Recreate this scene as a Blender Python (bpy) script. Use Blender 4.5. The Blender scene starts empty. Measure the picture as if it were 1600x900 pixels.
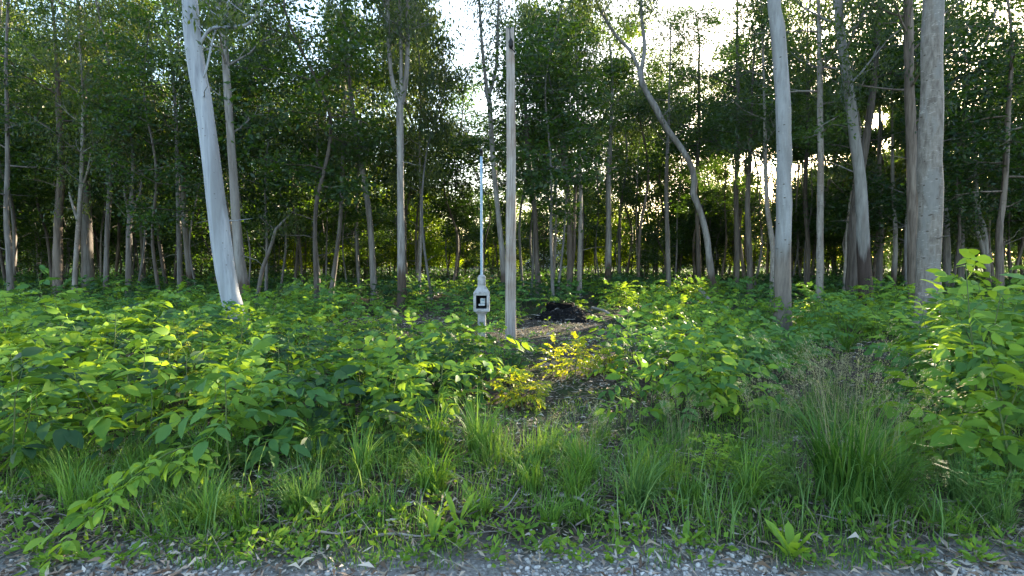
import bpy, math, random
import numpy as np
from mathutils import Vector, Matrix

SC = bpy.context.scene
COL = SC.collection
R = math.radians
random.seed(7)
rng = np.random.default_rng(11)

# ------------------------------------------------------------------ camera
F = 800.0                      # focal length in photo pixels (1600 wide)
PITCH = math.atan(45 / F)      # looking slightly down
EYE = 1.6
cam_d = bpy.data.cameras.new('camera')
cam_d.sensor_width = 36.0
cam_d.lens = 36.0 * F / 1600
cam_d.clip_start = 0.05
cam_d.clip_end = 20000
cam = bpy.data.objects.new('camera', cam_d)
COL.objects.link(cam)
cam.location = (0, 0, EYE)
cam.rotation_euler = (R(90) - PITCH, 0, 0)
SC.camera = cam

# ------------------------------------------------------------------ light
SUN_AZ = math.atan2(.71, 1.015)              # to the right of the view direction (+Y)
SUN_EL = R(12.3)
U = np.array([math.sin(SUN_AZ) * math.cos(SUN_EL), math.cos(SUN_AZ) * math.cos(SUN_EL), math.sin(SUN_EL)])
W = bpy.data.worlds.new('World')
SC.world = W
W.use_nodes = True
nt = W.node_tree
bg = nt.nodes['Background']
sky = nt.nodes.new('ShaderNodeTexSky')
sky.sky_type = 'NISHITA'
sky.sun_disc = False
sky.sun_elevation = SUN_EL
sky.sun_rotation = SUN_AZ
sky.air_density = 1.0
sky.dust_density = 1.6
sky.ozone_density = 1.0
nt.links.new(sky.outputs[0], bg.inputs[0])
bg.inputs[1].default_value = 0.15
sun_d = bpy.data.lights.new('sun_light', 'SUN')
sun_d.energy = 5.0
sun_d.angle = R(0.5)
sun_d.color = (1.0, 0.83, 0.58)
sun_o = bpy.data.objects.new('sun_light', sun_d)
COL.objects.link(sun_o)
sun_o.rotation_euler = Vector(U).to_track_quat('Z', 'Y').to_euler()
SC.view_settings.view_transform = 'Standard'
SC.view_settings.look = 'None'
SC.view_settings.exposure = 2.7
SC.view_settings.gamma = 1.0
SC.cycles.max_bounces = 8
SC.cycles.diffuse_bounces = 4
SC.cycles.transmission_bounces = 6
SC.cycles.sample_clamp_indirect = 8.0

# ------------------------------------------------------------------ pixel -> world
CP, SP = math.cos(PITCH), math.sin(PITCH)
def pdir(px, py):
    cx, cy = (px - 800) / F, (450 - py) / F
    return np.array([cx, CP + cy * SP, -SP + cy * CP])
def at(px, py, Y):
    d = pdir(px, py)
    return np.array([0, 0, EYE]) + d * (Y / d[1])
def on_ground(px, py):
    d = pdir(px, py)
    return np.array([0, 0, EYE]) + d * (-EYE / d[2])
def to_px(x, y, z):
    f = y * CP - (z - EYE) * SP
    u = y * SP + (z - EYE) * CP
    return 800 + F * x / f, 450 - F * u / f

def hz(x, y):
    """ground height: nearly level, gently bumpy under the trees"""
    k = np.clip((np.asarray(y, float) - 3.2) / 3, 0, 1)
    return k * (0.05 * np.sin(x * 0.9 + 1.3) * np.cos(y * 0.7) + 0.03 * np.sin(x * 2.3 + y * 1.9) + 0.04 * np.sin(x * 0.31 - y * .23))

# spots that the low sun reaches through gaps in the crowns (x, y, z, radius)
def spot(px, py, z, r):
    d = pdir(px, py)
    p = np.array([0, 0, EYE]) + d * ((z - EYE) / d[2])
    return (*p, r)
def spot_d(px, py, Y, r): return (*at(px, py, Y), r)
SPOTS = [spot_d(60, 590, 4.3, .55), spot_d(150, 565, 4.6, .6), spot_d(235, 585, 4.5, .45), spot_d(110, 640, 4.0, .3), spot_d(310, 545, 5.6, .35), spot_d(40, 540, 5.6, .45),
         spot_d(895, 535, 6.3, .65), spot_d(950, 545, 6.6, .45), spot_d(815, 590, 5.2, .45), spot_d(700, 545, 6.2, .35), spot_d(760, 570, 5.8, .35),
         spot_d(690, 660, 4.5, .3), spot_d(430, 525, 6.5, .5), spot_d(580, 540, 6.5, .35), spot_d(1110, 580, 5.2, .3), spot_d(870, 500, 11.5, .6),
         (8.0, 22.0, 1.0, 1.0), (-3.0, 24.0, .8, 1.3), (1.5, 27., .8, 1.5), (4.5, 18.0, 1.0, 1.1), (-7, 20, .9, .8), (-4.5, 10.5, .8, .7), (-1.2, 12.0, .6, .5),
         spot_d(1560, 470, 4.2, .3), spot_d(1440, 440, 4.9, .25), spot_d(1260, 465, 16, .5), spot_d(180, 620, 4.2, .5), spot_d(90, 560, 5.0, .5), spot_d(340, 590, 4.8, .4), spot_d(260, 555, 5.4, .4), spot_d(-40, 600, 4.6, .5), spot_d(480, 560, 5.5, .35), spot_d(640, 600, 5.2, .35), spot_d(900, 540, 7.2, .8), spot_d(20, 560, 4.2, .6), spot_d(250, 530, 6.2, .55), spot_d(380, 560, 5.0, .5), spot_d(560, 580, 5.4, .45), spot_d(1010, 560, 6.2, .35), spot_d(720, 600, 5.0, .4), spot_d(850, 620, 4.8, .5), spot_d(1500, 500, 4.6, .35), spot_d(620, 720, 3.8, .35), spot_d(380, 780, 3.3, .3), (2.0, 49., 2.6, 1.5), (-3.5, 49., 2.6, 1.3), (-10., 48., 3., 1.2), (9., 47., 3.0, 1.), (0.0, 0.0, 1.6, .5)]
NMAIN = len(SPOTS)                       # the first ones lie in the clearing
_sr = np.random.default_rng(77)          # patches of crown that the sun strikes
for _ in range(30):
    _y = _sr.uniform(19, 38); SPOTS.append((_sr.uniform(-.95, .45) * _y, _y, _sr.uniform(1.5, 8.5), _sr.uniform(.45, .9)))
SPOT_P = np.array([s[:3] for s in SPOTS])
SPOT_R = np.array([s[3] for s in SPOTS])
def in_corridor(P, n=None):
    """which points stand between the sun and one of the sunlit spots"""
    D = P[:, None, :] - SPOT_P[None, :n]
    t = D @ U
    perp = np.linalg.norm(D - t[..., None] * U, axis=2)
    return ((t > 1.2) & (perp < SPOT_R[None, :n])).any(1)
def shades_spot(x, y, h, pad=.08):
    """would a stem of height h at x, y stand in the way of a sunlit spot"""
    uh = U[:2] / np.linalg.norm(U[:2])
    D = np.array([x, y]) - SPOT_P[:, :2]; t = D @ uh
    perp = np.abs(D[:, 0] * uh[1] - D[:, 1] * uh[0])
    z = SPOT_P[:, 2] + t * math.tan(SUN_EL)
    return bool(((t > 0) & (perp < SPOT_R * .3 + pad) & (z < h * .6)).any())

# ------------------------------------------------------------------ mesh helpers
def mesh(name, V, faces, mat, smooth=False, mats=None, midx=None):
    """V: n x 3; faces: list of int arrays, each m x k (k-gons)"""
    V = np.asarray(V, np.float32)
    me = bpy.data.meshes.new(name)
    fl = [np.asarray(f, np.int32) for f in faces if len(f)]
    nl = sum(f.size for f in fl)
    nf = sum(len(f) for f in fl)
    me.vertices.add(len(V)); me.vertices.foreach_set('co', V.ravel())
    me.loops.add(nl); me.polygons.add(nf)
    me.loops.foreach_set('vertex_index', np.concatenate([f.ravel() for f in fl]))
    st, c = [], 0
    for f in fl:
        k = f.shape[1]
        st.append(c + np.arange(len(f)) * k); c += f.size
    me.polygons.foreach_set('loop_start', np.concatenate(st).astype(np.int32))
    if smooth:
        me.polygons.foreach_set('use_smooth', np.ones(nf, bool))
    for m in (mats or [mat]):
        me.materials.append(m)
    if midx is not None:
        me.polygons.foreach_set('material_index', np.asarray(midx, np.int32))
    me.update(calc_edges=True)
    return me

class Geo:
    """collects vertices and faces of one mesh"""
    def __init__(s): s.V, s.F, s.n, s.bid, s.vb = [], {}, 0, 0, []
    def add(s, V, *faces):
        V = np.asarray(V, float)
        for f in faces:
            f = np.asarray(f, int)
            if len(f): s.F.setdefault(f.shape[1], []).append(f + s.n)
        s.V.append(V); s.n += len(V); s.vb.append(np.full(len(V), s.bid))
    def arrays(s):
        return np.concatenate(s.V), [np.concatenate(v) for v in s.F.values()]
    def mesh(s, name, mat, smooth=False, drop=None):
        V, Fs = s.arrays()
        if drop is not None and len(drop):           # leave out whole limbs
            bad = np.isin(np.concatenate(s.vb), drop)
            Fs = [f[~bad[f[:, 0]]] for f in Fs]; new = np.cumsum(~bad) - 1
            Fs = [new[f] for f in Fs]; V = V[~bad]
        return mesh(name, V, Fs, mat, smooth)

def obj(name, me, parent=None, loc=None, rot=None, scale=None):
    o = bpy.data.objects.new(name, me)
    COL.objects.link(o)
    if parent is not None: o.parent = parent
    if loc is not None: o.location = tuple(float(c) for c in loc)
    if rot is not None: o.rotation_euler = rot
    if scale is not None: o.scale = (scale,) * 3 if np.isscalar(scale) else scale
    return o
def tag(o, label=None, cat=None, group=None, kind=None):
    if label: o['label'] = label
    if cat: o['category'] = cat
    if group: o['group'] = group
    if kind: o['kind'] = kind
    return o
def thing(name, label, cat, loc, group=None, rz=0):
    return tag(obj(name, None, None, loc, (0, 0, rz)), label, cat, group)

def tube(g, P, rad, seg=7, cap=True, wob=0.0, r=rng):
    P = np.asarray(P, float); n = len(P); rad = np.asarray(rad, float) * np.ones(n)
    T = np.gradient(P, axis=0); T /= np.linalg.norm(T, axis=1)[:, None] + 1e-9
    ref = np.where(np.abs(T[:, 2:3]) > .9, np.array([[1., 0, 0]]), np.array([[0, 0, 1.]]))
    if abs(T[:, 2]).mean() > .6: ref = np.tile([1., 0, 0], (n, 1))
    else: ref = np.tile([0.03, 0.02, 1.], (n, 1))
    A = np.cross(T, ref); A /= np.linalg.norm(A, axis=1)[:, None] + 1e-9
    B = np.cross(T, A)
    a = np.arange(seg) / seg * 2 * np.pi
    rr = rad[:, None] * (1 + wob * r.normal(size=(n, seg)))
    V = P[:, None] + rr[..., None] * (np.cos(a)[None, :, None] * A[:, None] + np.sin(a)[None, :, None] * B[:, None])
    i = np.arange(n - 1)[:, None] * seg; j = np.arange(seg)[None]
    q = np.stack([i + j, i + (j + 1) % seg, i + seg + (j + 1) % seg, i + seg + j], -1).reshape(-1, 4)
    V = V.reshape(-1, 3)
    if cap:
        V = np.vstack([V, P[-1:]])
        k = np.arange(seg)
        t = np.stack([(n - 1) * seg + k, (n - 1) * seg + (k + 1) % seg, np.full(seg, n * seg)], -1)
        g.add(V, q, t)
    else:
        g.add(V, q)

def smooth_path(P, n):
    """Catmull-Rom through P, n samples"""
    P = np.asarray(P, float)
    Q = np.vstack([2 * P[0] - P[1], P, 2 * P[-1] - P[-2]])
    L = np.concatenate([[0], np.cumsum(np.linalg.norm(np.diff(P[:, :3], axis=0), axis=1))])
    s = np.linspace(0, L[-1], n)
    k = np.clip(np.searchsorted(L, s, 'right') - 1, 0, len(P) - 2)
    t = ((s - L[k]) / (L[k + 1] - L[k]))[:, None]
    p0, p1, p2, p3 = Q[k], Q[k + 1], Q[k + 2], Q[k + 3]
    return .5 * (2 * p1 + (p2 - p0) * t + (2 * p0 - 5 * p1 + 4 * p2 - p3) * t ** 2 + (3 * p1 - p0 - 3 * p2 + p3) * t ** 3)

def box(g, lo, hi):
    x0, y0, z0 = lo; x1, y1, z1 = hi
    g.add([(x0, y0, z0), (x1, y0, z0), (x1, y1, z0), (x0, y1, z0), (x0, y0, z1), (x1, y0, z1), (x1, y1, z1), (x0, y1, z1)],
          [(0, 3, 2, 1), (4, 5, 6, 7), (0, 1, 5, 4), (1, 2, 6, 5), (2, 3, 7, 6), (3, 0, 4, 7)])

def unit(A): return A / (np.linalg.norm(A, axis=-1, keepdims=True) + 1e-9)

def leaf_quads(P, D, L, Wd, r, fold=.25):
    """diamond leaves folded along the midrib; returns n*4 verts"""
    n = len(P)
    S = unit(np.cross(D, r.normal(size=(n, 3)) + np.array([0, 0, .8])))
    N = np.cross(D, S)
    L = np.asarray(L)[:, None]; Wd = np.asarray(Wd)[:, None]
    V = np.stack([P, P + D * L * .42 + S * Wd * .5 + N * Wd * fold, P + D * L, P + D * L * .42 - S * Wd * .5 + N * Wd * fold], 1)
    return V.reshape(-1, 3)
def quads_of(n): return np.arange(n * 4).reshape(-1, 4)

# ------------------------------------------------------------------ materials
def new_mat(name):
    m = bpy.data.materials.new(name); m.use_nodes = True
    t = m.node_tree; t.nodes.clear()
    out = t.nodes.new('ShaderNodeOutputMaterial')
    return m, t, out
def node(t, kind, **kw):
    n = t.nodes.new(kind)
    for k, v in kw.items():
        if k.startswith('i_'):
            key = k[2:]
            n.inputs[int(key) if key.isdigit() else key].default_value = v
        else: setattr(n, k, v)
    return n
def ramp(t, stops):
    n = t.nodes.new('ShaderNodeValToRGB')
    e = n.color_ramp.elements
    while len(e) < len(stops): e.new(.5)
    for el, (p, c) in zip(e, stops):
        el.position = p; el.color = (*c, 1)
    return n
def principled(t, out, rough=.6, spec=.3):
    b = node(t, 'ShaderNodeBsdfPrincipled')
    b.inputs['Roughness'].default_value = rough
    b.inputs['Specular IOR Level'].default_value = spec
    t.links.new(b.outputs[0], out.inputs[0])
    return b

def leaf_mat(name, cols, trans=.45, tcol=(1.5, 1.35, .5), rough=.45, spec=.35, w_obj=.5):
    m, t, out = new_mat(name)
    lk = t.links.new
    oi = node(t, 'ShaderNodeObjectInfo'); ge = node(t, 'ShaderNodeNewGeometry')
    a = node(t, 'ShaderNodeMath', operation='MULTIPLY', i_1=w_obj); lk(oi.outputs['Random'], a.inputs[0])
    b = node(t, 'ShaderNodeMath', operation='MULTIPLY_ADD', i_1=1 - w_obj); lk(ge.outputs['Random Per Island'], b.inputs[0]); lk(a.outputs[0], b.inputs[2])
    cr = ramp(t, [(i / (len(cols) - 1), c) for i, c in enumerate(cols)]); lk(b.outputs[0], cr.inputs[0])
    p = node(t, 'ShaderNodeBsdfPrincipled'); p.inputs['Roughness'].default_value = rough; p.inputs['Specular IOR Level'].default_value = spec
    lk(cr.outputs[0], p.inputs['Base Color'])
    mul = node(t, 'ShaderNodeMix', data_type='RGBA', blend_type='MULTIPLY'); mul.inputs[0].default_value = 1
    mul.clamp_result = False
    lk(cr.outputs[0], mul.inputs[6]); mul.inputs[7].default_value = (*tcol, 1)
    tr = node(t, 'ShaderNodeBsdfTranslucent'); lk(mul.outputs[2], tr.inputs[0])
    mx = node(t, 'ShaderNodeMixShader'); mx.inputs[0].default_value = trans
    lk(p.outputs[0], mx.inputs[1]); lk(tr.outputs[0], mx.inputs[2]); lk(mx.outputs[0], out.inputs[0])
    return m

def bark_mat(name, light, dark, patch, stocking=None, bands=0.0, zs=.12, sc=6.0, patch_amt=.5, bump=.25, scars=0):
    """smooth or stringy bark; stocking = (height, colour) of the rough bark at the foot of the stem"""
    m, t, out = new_mat(name); lk = t.links.new
    tc = node(t, 'ShaderNodeTexCoord'); oi = node(t, 'ShaderNodeObjectInfo')
    off = node(t, 'ShaderNodeVectorMath', operation='ADD'); lk(tc.outputs['Object'], off.inputs[0]); lk(oi.outputs['Location'], off.inputs[1])
    mp = node(t, 'ShaderNodeMapping'); mp.inputs['Scale'].default_value = (1, 1, zs); lk(off.outputs[0], mp.inputs[0])
    n1 = node(t, 'ShaderNodeTexNoise'); n1.inputs['Scale'].default_value = sc * 2.2; n1.inputs['Detail'].default_value = 8; n1.inputs['Roughness'].default_value = .65; lk(mp.outputs[0], n1.inputs[0])
    n2 = node(t, 'ShaderNodeTexNoise'); n2.inputs['Scale'].default_value = sc * .55; n2.inputs['Detail'].default_value = 4; lk(mp.outputs[0], n2.inputs[0])
    c1 = ramp(t, [(.33, dark), (.62, light)]); lk(n1.outputs[0], c1.inputs[0])
    pr = ramp(t, [(.52, (0, 0, 0)), (.60, (1, 1, 1))]); lk(n2.outputs[0], pr.inputs[0])
    pm = node(t, 'ShaderNodeMath', operation='MULTIPLY', i_1=patch_amt); lk(pr.outputs[0], pm.inputs[0])
    mx = node(t, 'ShaderNodeMix', data_type='RGBA'); lk(pm.outputs[0], mx.inputs[0]); lk(c1.outputs[0], mx.inputs[6]); mx.inputs[7].default_value = (*patch, 1)
    col = mx.outputs[2]; hgt = n1.outputs[0]
    if bands or scars:
        mb = node(t, 'ShaderNodeMapping'); mb.inputs['Scale'].default_value = (2.6, 2.6, 11); lk(off.outputs[0], mb.inputs[0])
        nb = node(t, 'ShaderNodeTexNoise'); nb.inputs['Scale'].default_value = 2.6; nb.inputs['Detail'].default_value = 7; nb.inputs['Distortion'].default_value = 1.6; lk(mb.outputs[0], nb.inputs[0])
        rb = ramp(t, [(.60, (0, 0, 0)), (.70, (1, 1, 1))]); lk(nb.outputs[0], rb.inputs[0])
        bm_ = node(t, 'ShaderNodeMath', operation='MULTIPLY', i_1=bands); lk(rb.outputs[0], bm_.inputs[0])
        m2 = node(t, 'ShaderNodeMix', data_type='RGBA'); lk(bm_.outputs[0], m2.inputs[0]); lk(col, m2.inputs[6]); m2.inputs[7].default_value = (.62, .58, .53, 1)
        col = m2.outputs[2]
        # short dark scars
        ms = node(t, 'ShaderNodeMapping'); ms.inputs['Scale'].default_value = (6, 6, 11); lk(off.outputs[0], ms.inputs[0])
        ns = node(t, 'ShaderNodeTexVoronoi'); ns.inputs['Scale'].default_value = 1.0; lk(ms.outputs[0], ns.inputs[0])
        rs = ramp(t, [(.10 if bands else .055, (1, 1, 1)), (.17 if bands else .10, (0, 0, 0))]); lk(ns.outputs['Distance'], rs.inputs[0])
        m3 = node(t, 'ShaderNodeMix', data_type='RGBA'); lk(rs.outputs[0], m3.inputs[0]); lk(col, m3.inputs[6]); m3.inputs[7].default_value = (.07, .055, .045, 1)
        col = m3.outputs[2]
    if stocking:
        h, sc_col = stocking
        sx = node(t, 'ShaderNodeSeparateXYZ'); lk(tc.outputs['Object'], sx.inputs[0])
        nn = node(t, 'ShaderNodeMath', operation='MULTIPLY_ADD', i_1=1.6); lk(n2.outputs[0], nn.inputs[0]); lk(sx.outputs[2], nn.inputs[2])
        rr = node(t, 'ShaderNodeMapRange'); rr.inputs[1].default_value = h + .62; rr.inputs[2].default_value = h + .95; rr.inputs[3].default_value = 1; rr.inputs[4].default_value = 0
        lk(nn.outputs[0], rr.inputs[0])
        ds = ramp(t, [(.3, tuple(c * .45 for c in sc_col)), (.7, sc_col)]); lk(n1.outputs[0], ds.inputs[0])
        m4 = node(t, 'ShaderNodeMix', data_type='RGBA'); lk(rr.outputs[0], m4.inputs[0]); lk(col, m4.inputs[6]); lk(ds.outputs[0], m4.inputs[7])
        col = m4.outputs[2]
    p = principled(t, out, .75, .2); lk(col, p.inputs['Base Color'])
    bp = node(t, 'ShaderNodeBump'); bp.inputs['Strength'].default_value = bump; bp.inputs['Distance'].default_value = .03
    lk(hgt, bp.inputs['Height']); lk(bp.outputs[0], p.inputs['Normal'])
    return m

def noise_mat(name, stops, scale=8, detail=6, rough=.85, bump=.3, spec=.2, coord='Object', stretch=(1, 1, 1), dist=.02):
    m, t, out = new_mat(name); lk = t.links.new
    tc = node(t, 'ShaderNodeTexCoord'); mp = node(t, 'ShaderNodeMapping'); mp.inputs['Scale'].default_value = stretch
    lk(tc.outputs[coord], mp.inputs[0])
    n = node(t, 'ShaderNodeTexNoise'); n.inputs['Scale'].default_value = scale; n.inputs['Detail'].default_value = detail; lk(mp.outputs[0], n.inputs[0])
    c = ramp(t, stops); lk(n.outputs[0], c.inputs[0])
    p = principled(t, out, rough, spec); lk(c.outputs[0], p.inputs['Base Color'])
    if bump:
        b = node(t, 'ShaderNodeBump'); b.inputs['Strength'].default_value = bump; b.inputs['Distance'].default_value = dist
        lk(n.outputs[0], b.inputs['Height']); lk(b.outputs[0], p.inputs['Normal'])
    return m

def island_mat(name, cols, rough=.85, spec=.2, trans=0.0):
    m, t, out = new_mat(name); lk = t.links.new
    ge = node(t, 'ShaderNodeNewGeometry')
    c = ramp(t, [(i / (len(cols) - 1), q) for i, q in enumerate(cols)]); lk(ge.outputs['Random Per Island'], c.inputs[0])
    p = principled(t, out, rough, spec); lk(c.outputs[0], p.inputs['Base Color'])
    return m

M = {}
M['leaf_gum'] = leaf_mat('leaf_gum', [(.014, .030, .018), (.028, .052, .028), (.050, .080, .042), (.095, .125, .050)], .48, (3.2, 2.8, .45), .42, .4)
M['leaf_dark'] = leaf_mat('leaf_dark', [(.009, .026, .013), (.017, .043, .018), (.030, .066, .023), (.060, .105, .030)], .48, (3.4, 3.0, .35), .4, .45)
M['leaf_edge_backlit'] = leaf_mat('leaf_edge_backlit', [(.065, .11, .018), (.11, .16, .022), (.17, .21, .026)], .64, (2.5, 2.5, .3), .5, .2)  # backlit glow of the far edge put into the leaf colour
M['leaf_sap'] = leaf_mat('leaf_sap', [(.065, .150, .028), (.115, .235, .036), (.175, .320, .048), (.240, .390, .058)], .45, (1.6, 1.25, .4), .6, .12)
M['leaf_blue'] = leaf_mat('leaf_blue', [(.045, .125, .040), (.075, .180, .052), (.110, .235, .064), (.155, .295, .074)], .42, (1.6, 1.3, .45), .6, .14)
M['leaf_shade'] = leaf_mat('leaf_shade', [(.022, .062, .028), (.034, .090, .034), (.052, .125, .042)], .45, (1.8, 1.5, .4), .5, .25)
M['leaf_lime'] = leaf_mat('leaf_lime', [(.16, .30, .042), (.22, .37, .052), (.29, .44, .062)], .45, (1.4, 1.2, .4), .5, .2)
M['leaf_sunlit_yellow'] = leaf_mat('leaf_sunlit_yellow', [(.16, .24, .03), (.32, .38, .036), (.46, .46, .045)], .5, (1.6, 1.35, .3), .45, .25, .3)  # yellow of sunlit leaves painted into the base colour
M['grass'] = leaf_mat('grass', [(.050, .125, .022), (.085, .19, .032), (.14, .27, .045), (.22, .34, .08)], .35, (1.5, 1.3, .4), .55, .15, .25)
M['grass_blue'] = leaf_mat('grass_blue', [(.040, .110, .034), (.080, .175, .050), (.135, .25, .075), (.23, .34, .13)], .35, (1.5, 1.3, .5), .55, .15, .25)
M['grass_deep'] = leaf_mat('grass_deep', [(.026, .080, .016), (.050, .135, .026), (.090, .20, .038), (.15, .27, .06)], .35, (1.5, 1.3, .4), .5, .2, .15)
M['seed'] = leaf_mat('seed', [(.22, .22, .11), (.30, .29, .16), (.38, .35, .22)], .3, (1.2, 1.1, .7), .6, .2)
M['stem_green'] = noise_mat('stem_green', [(.3, (.06, .09, .03)), (.7, (.11, .14, .05))], 20)
M['stem_brown'] = noise_mat('stem_brown', [(.3, (.045, .038, .028)), (.7, (.10, .085, .06))], 20)
M['bark_white'] = bark_mat('bark_white', (.34, .36, .395), (.20, .21, .24), (.13, .13, .135), zs=.07, sc=6, patch_amt=.6, bump=.3, scars=1)
M['bark_pale'] = bark_mat('bark_pale', (.25, .23, .21), (.12, .105, .095), (.14, .10, .08), bands=.28, zs=.25, sc=7, patch_amt=.6, bump=.4)
M['bark_smooth'] = bark_mat('bark_smooth', (.27, .275, .285), (.17, .17, .175), (.13, .115, .10), stocking=(1.9, (.20, .17, .15)), bands=.12, zs=.15, sc=6, patch_amt=.4, bump=.3)
M['bark_brownish'] = bark_mat('bark_brownish', (.215, .19, .17), (.10, .084, .072), (.17, .165, .16), bands=.3, zs=.3, sc=8, patch_amt=.7, bump=.5)
M['bark_far'] = bark_mat('bark_far', (.15, .142, .138), (.055, .05, .047), (.20, .19, .185), zs=.10, sc=8, patch_amt=.35)
M['bark_grey'] = bark_mat('bark_grey', (.19, .175, .165), (.075, .066, .06), (.07, .053, .045), zs=.10, sc=8, patch_amt=.55)
M['bark_mix'] = bark_mat('bark_mix', (.26, .245, .235), (.115, .105, .10), (.08, .06, .048), stocking=(1.2, (.09, .066, .052)), zs=.12, sc=7, patch_amt=.5)
M['bark_twin'] = bark_mat('bark_twin', (.24, .235, .23), (.13, .125, .12), (.09, .07, .06), stocking=(1.9, (.06, .043, .038)), zs=.12, sc=7, patch_amt=.4)
M['bark_brown'] = bark_mat('bark_brown', (.15, .12, .10), (.055, .042, .035), (.26, .22, .19), zs=.08, sc=9, patch_amt=.35, bump=.5)
M['bark_dark'] = bark_mat('bark_dark', (.10, .085, .075), (.04, .032, .028), (.16, .14, .12), zs=.08, sc=9, patch_amt=.3, bump=.4)
M['dead_wood'] = noise_mat('dead_wood', [(.3, (.16, .14, .12)), (.7, (.36, .33, .30))], 9, stretch=(1, 1, .3))
M['charcoal'] = noise_mat('charcoal', [(.35, (.004, .004, .004)), (.62, (.014, .013, .013)), (.8, (.06, .058, .056))], 10, 8, .95, .8, .1, dist=.05)
M['litter'] = island_mat('litter', [(.060, .042, .030), (.14, .098, .070), (.24, .185, .14), (.36, .30, .24), (.48, .43, .37)])
M['gravel'] = island_mat('gravel', [(.14, .135, .13), (.25, .245, .235), (.37, .36, .345), (.54, .52, .50)])
M['twig'] = island_mat('twig', [(.09, .075, .062), (.17, .145, .125), (.30, .27, .24)])

# ------------------------------------------------------------------ ground
def ground_material():
    m, t, out = new_mat('forest_floor'); lk = t.links.new
    tc = node(t, 'ShaderNodeTexCoord')
    def nz(scale, det=6, rough=.6):
        n = node(t, 'ShaderNodeTexNoise'); n.inputs['Scale'].default_value = scale; n.inputs['Detail'].default_value = det; n.inputs['Roughness'].default_value = rough
        lk(tc.outputs['Object'], n.inputs[0]); return n
    a, b, c = nz(9, 9, .7), nz(.9, 5), nz(38, 4)
    r1 = ramp(t, [(.30, (.018, .014, .011)), (.48, (.052, .040, .032)), (.62, (.105, .085, .070)), (.75, (.19, .165, .145))]); lk(a.outputs[0], r1.inputs[0])
    r2 = ramp(t, [(.44, (0, 0, 0)), (.60, (1, 1, 1))]); lk(b.outputs[0], r2.inputs[0])
    mx = node(t, 'ShaderNodeMix', data_type='RGBA'); lk(r2.outputs[0], mx.inputs[0]); lk(r1.outputs[0], mx.inputs[6])
    g = ramp(t, [(.3, (.020, .028, .012)), (.7, (.050, .066, .024))]); lk(c.outputs[0], g.inputs[0]); lk(g.outputs[0], mx.inputs[7])
    # grey grit of the road verge under the camera, open grass far beyond the trees
    sx = node(t, 'ShaderNodeSeparateXYZ'); lk(tc.outputs['Object'], sx.inputs[0])
    add = node(t, 'ShaderNodeMath', operation='MULTIPLY_ADD', i_1=1.0); lk(b.outputs[0], add.inputs[0]); lk(sx.outputs[1], add.inputs[2])
    mr = node(t, 'ShaderNodeMapRange'); mr.inputs[1].default_value = 3.1; mr.inputs[2].default_value = 3.4; mr.inputs[3].default_value = 1; mr.inputs[4].default_value = 0
    lk(add.outputs[0], mr.inputs[0])
    gr = ramp(t, [(.35, (.12, .112, .102)), (.55, (.23, .22, .205)), (.7, (.35, .34, .32))]); lk(c.outputs[0], gr.inputs[0])
    m2 = node(t, 'ShaderNodeMix', data_type='RGBA'); lk(mr.outputs[0], m2.inputs[0]); lk(mx.outputs[2], m2.inputs[6]); lk(gr.outputs[0], m2.inputs[7])
    p = principled(t, out, .95, .1); lk(m2.outputs[2], p.inputs['Base Color'])
    bp = node(t, 'ShaderNodeBump'); bp.inputs['Strength'].default_value = .8; bp.inputs['Distance'].default_value = .04; lk(a.outputs[0], bp.inputs['Height']); lk(bp.outputs[0], p.inputs['Normal'])
    return m
def build_ground():
    s = np.linspace(-1, 1, 161)
    X = np.sinh(s * 7.5) / math.sinh(7.5) * 6000
    X = np.sign(X) * np.maximum(np.abs(X), np.abs(s) * 30)
    s2 = np.linspace(0, 1, 181)
    Y = -40 + s2 * 110 + (np.maximum(s2 - .72, 0) / .28) ** 4 * 6000
    gx, gy = np.meshgrid(X, Y)
    near = (np.abs(gx) < 60) & (gy < 70)
    gz = np.where(near, hz(gx, gy), 0)
    V = np.stack([gx, gy, gz], -1).reshape(-1, 3)
    n = len(X)
    i = (np.arange(len(Y) - 1)[:, None] * n + np.arange(n - 1)[None]).ravel()
    tag(obj('ground', mesh('ground', V, [np.stack([i, i + 1, i + n + 1, i + n], -1)], ground_material(), True)), kind='structure')
build_ground()

# ------------------------------------------------------------------ trees
def branch_r(p, d, L, r, curve, n=5):
    """a curved limb; curve > 0 bends up, < 0 bends down"""
    d = unit(d); t = np.linspace(0, 1, n)[:, None]
    side = unit(np.cross(d, np.array([0.02, 0, 1.])))
    return p + d * L * t + np.array([0, 0, curve * L]) * t ** 2 + side * (r.normal() * .15 * L) * t ** 2 + r.normal(size=(n, 3)) * .035 * L * t
def leaves_at(C, size, n, kind, r, ll, lw):
    """n leaves round each clump centre"""
    C = np.repeat(C, n, axis=0); m = len(C)
    off = r.normal(size=(m, 3)) * np.array([1, 1, .6]) * size * .42
    off *= np.repeat(r.uniform(.6, 1.5, m // n), n)[:, None]
    if kind == 'gum':
        off[:, 2] -= np.abs(r.normal(size=m)) * size * .45
        D = unit(r.normal(size=(m, 3)) * .55 + np.array([0, 0, -.85]))
    else:
        D = unit(r.normal(size=(m, 3)) * np.array([1, 1, .45]) + np.array([0, 0, -.25]))
    P = C + off
    return leaf_quads(P, D, ll * r.uniform(.6, 1.3, m), lw * r.uniform(.6, 1.3, m), r, .18)

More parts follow.
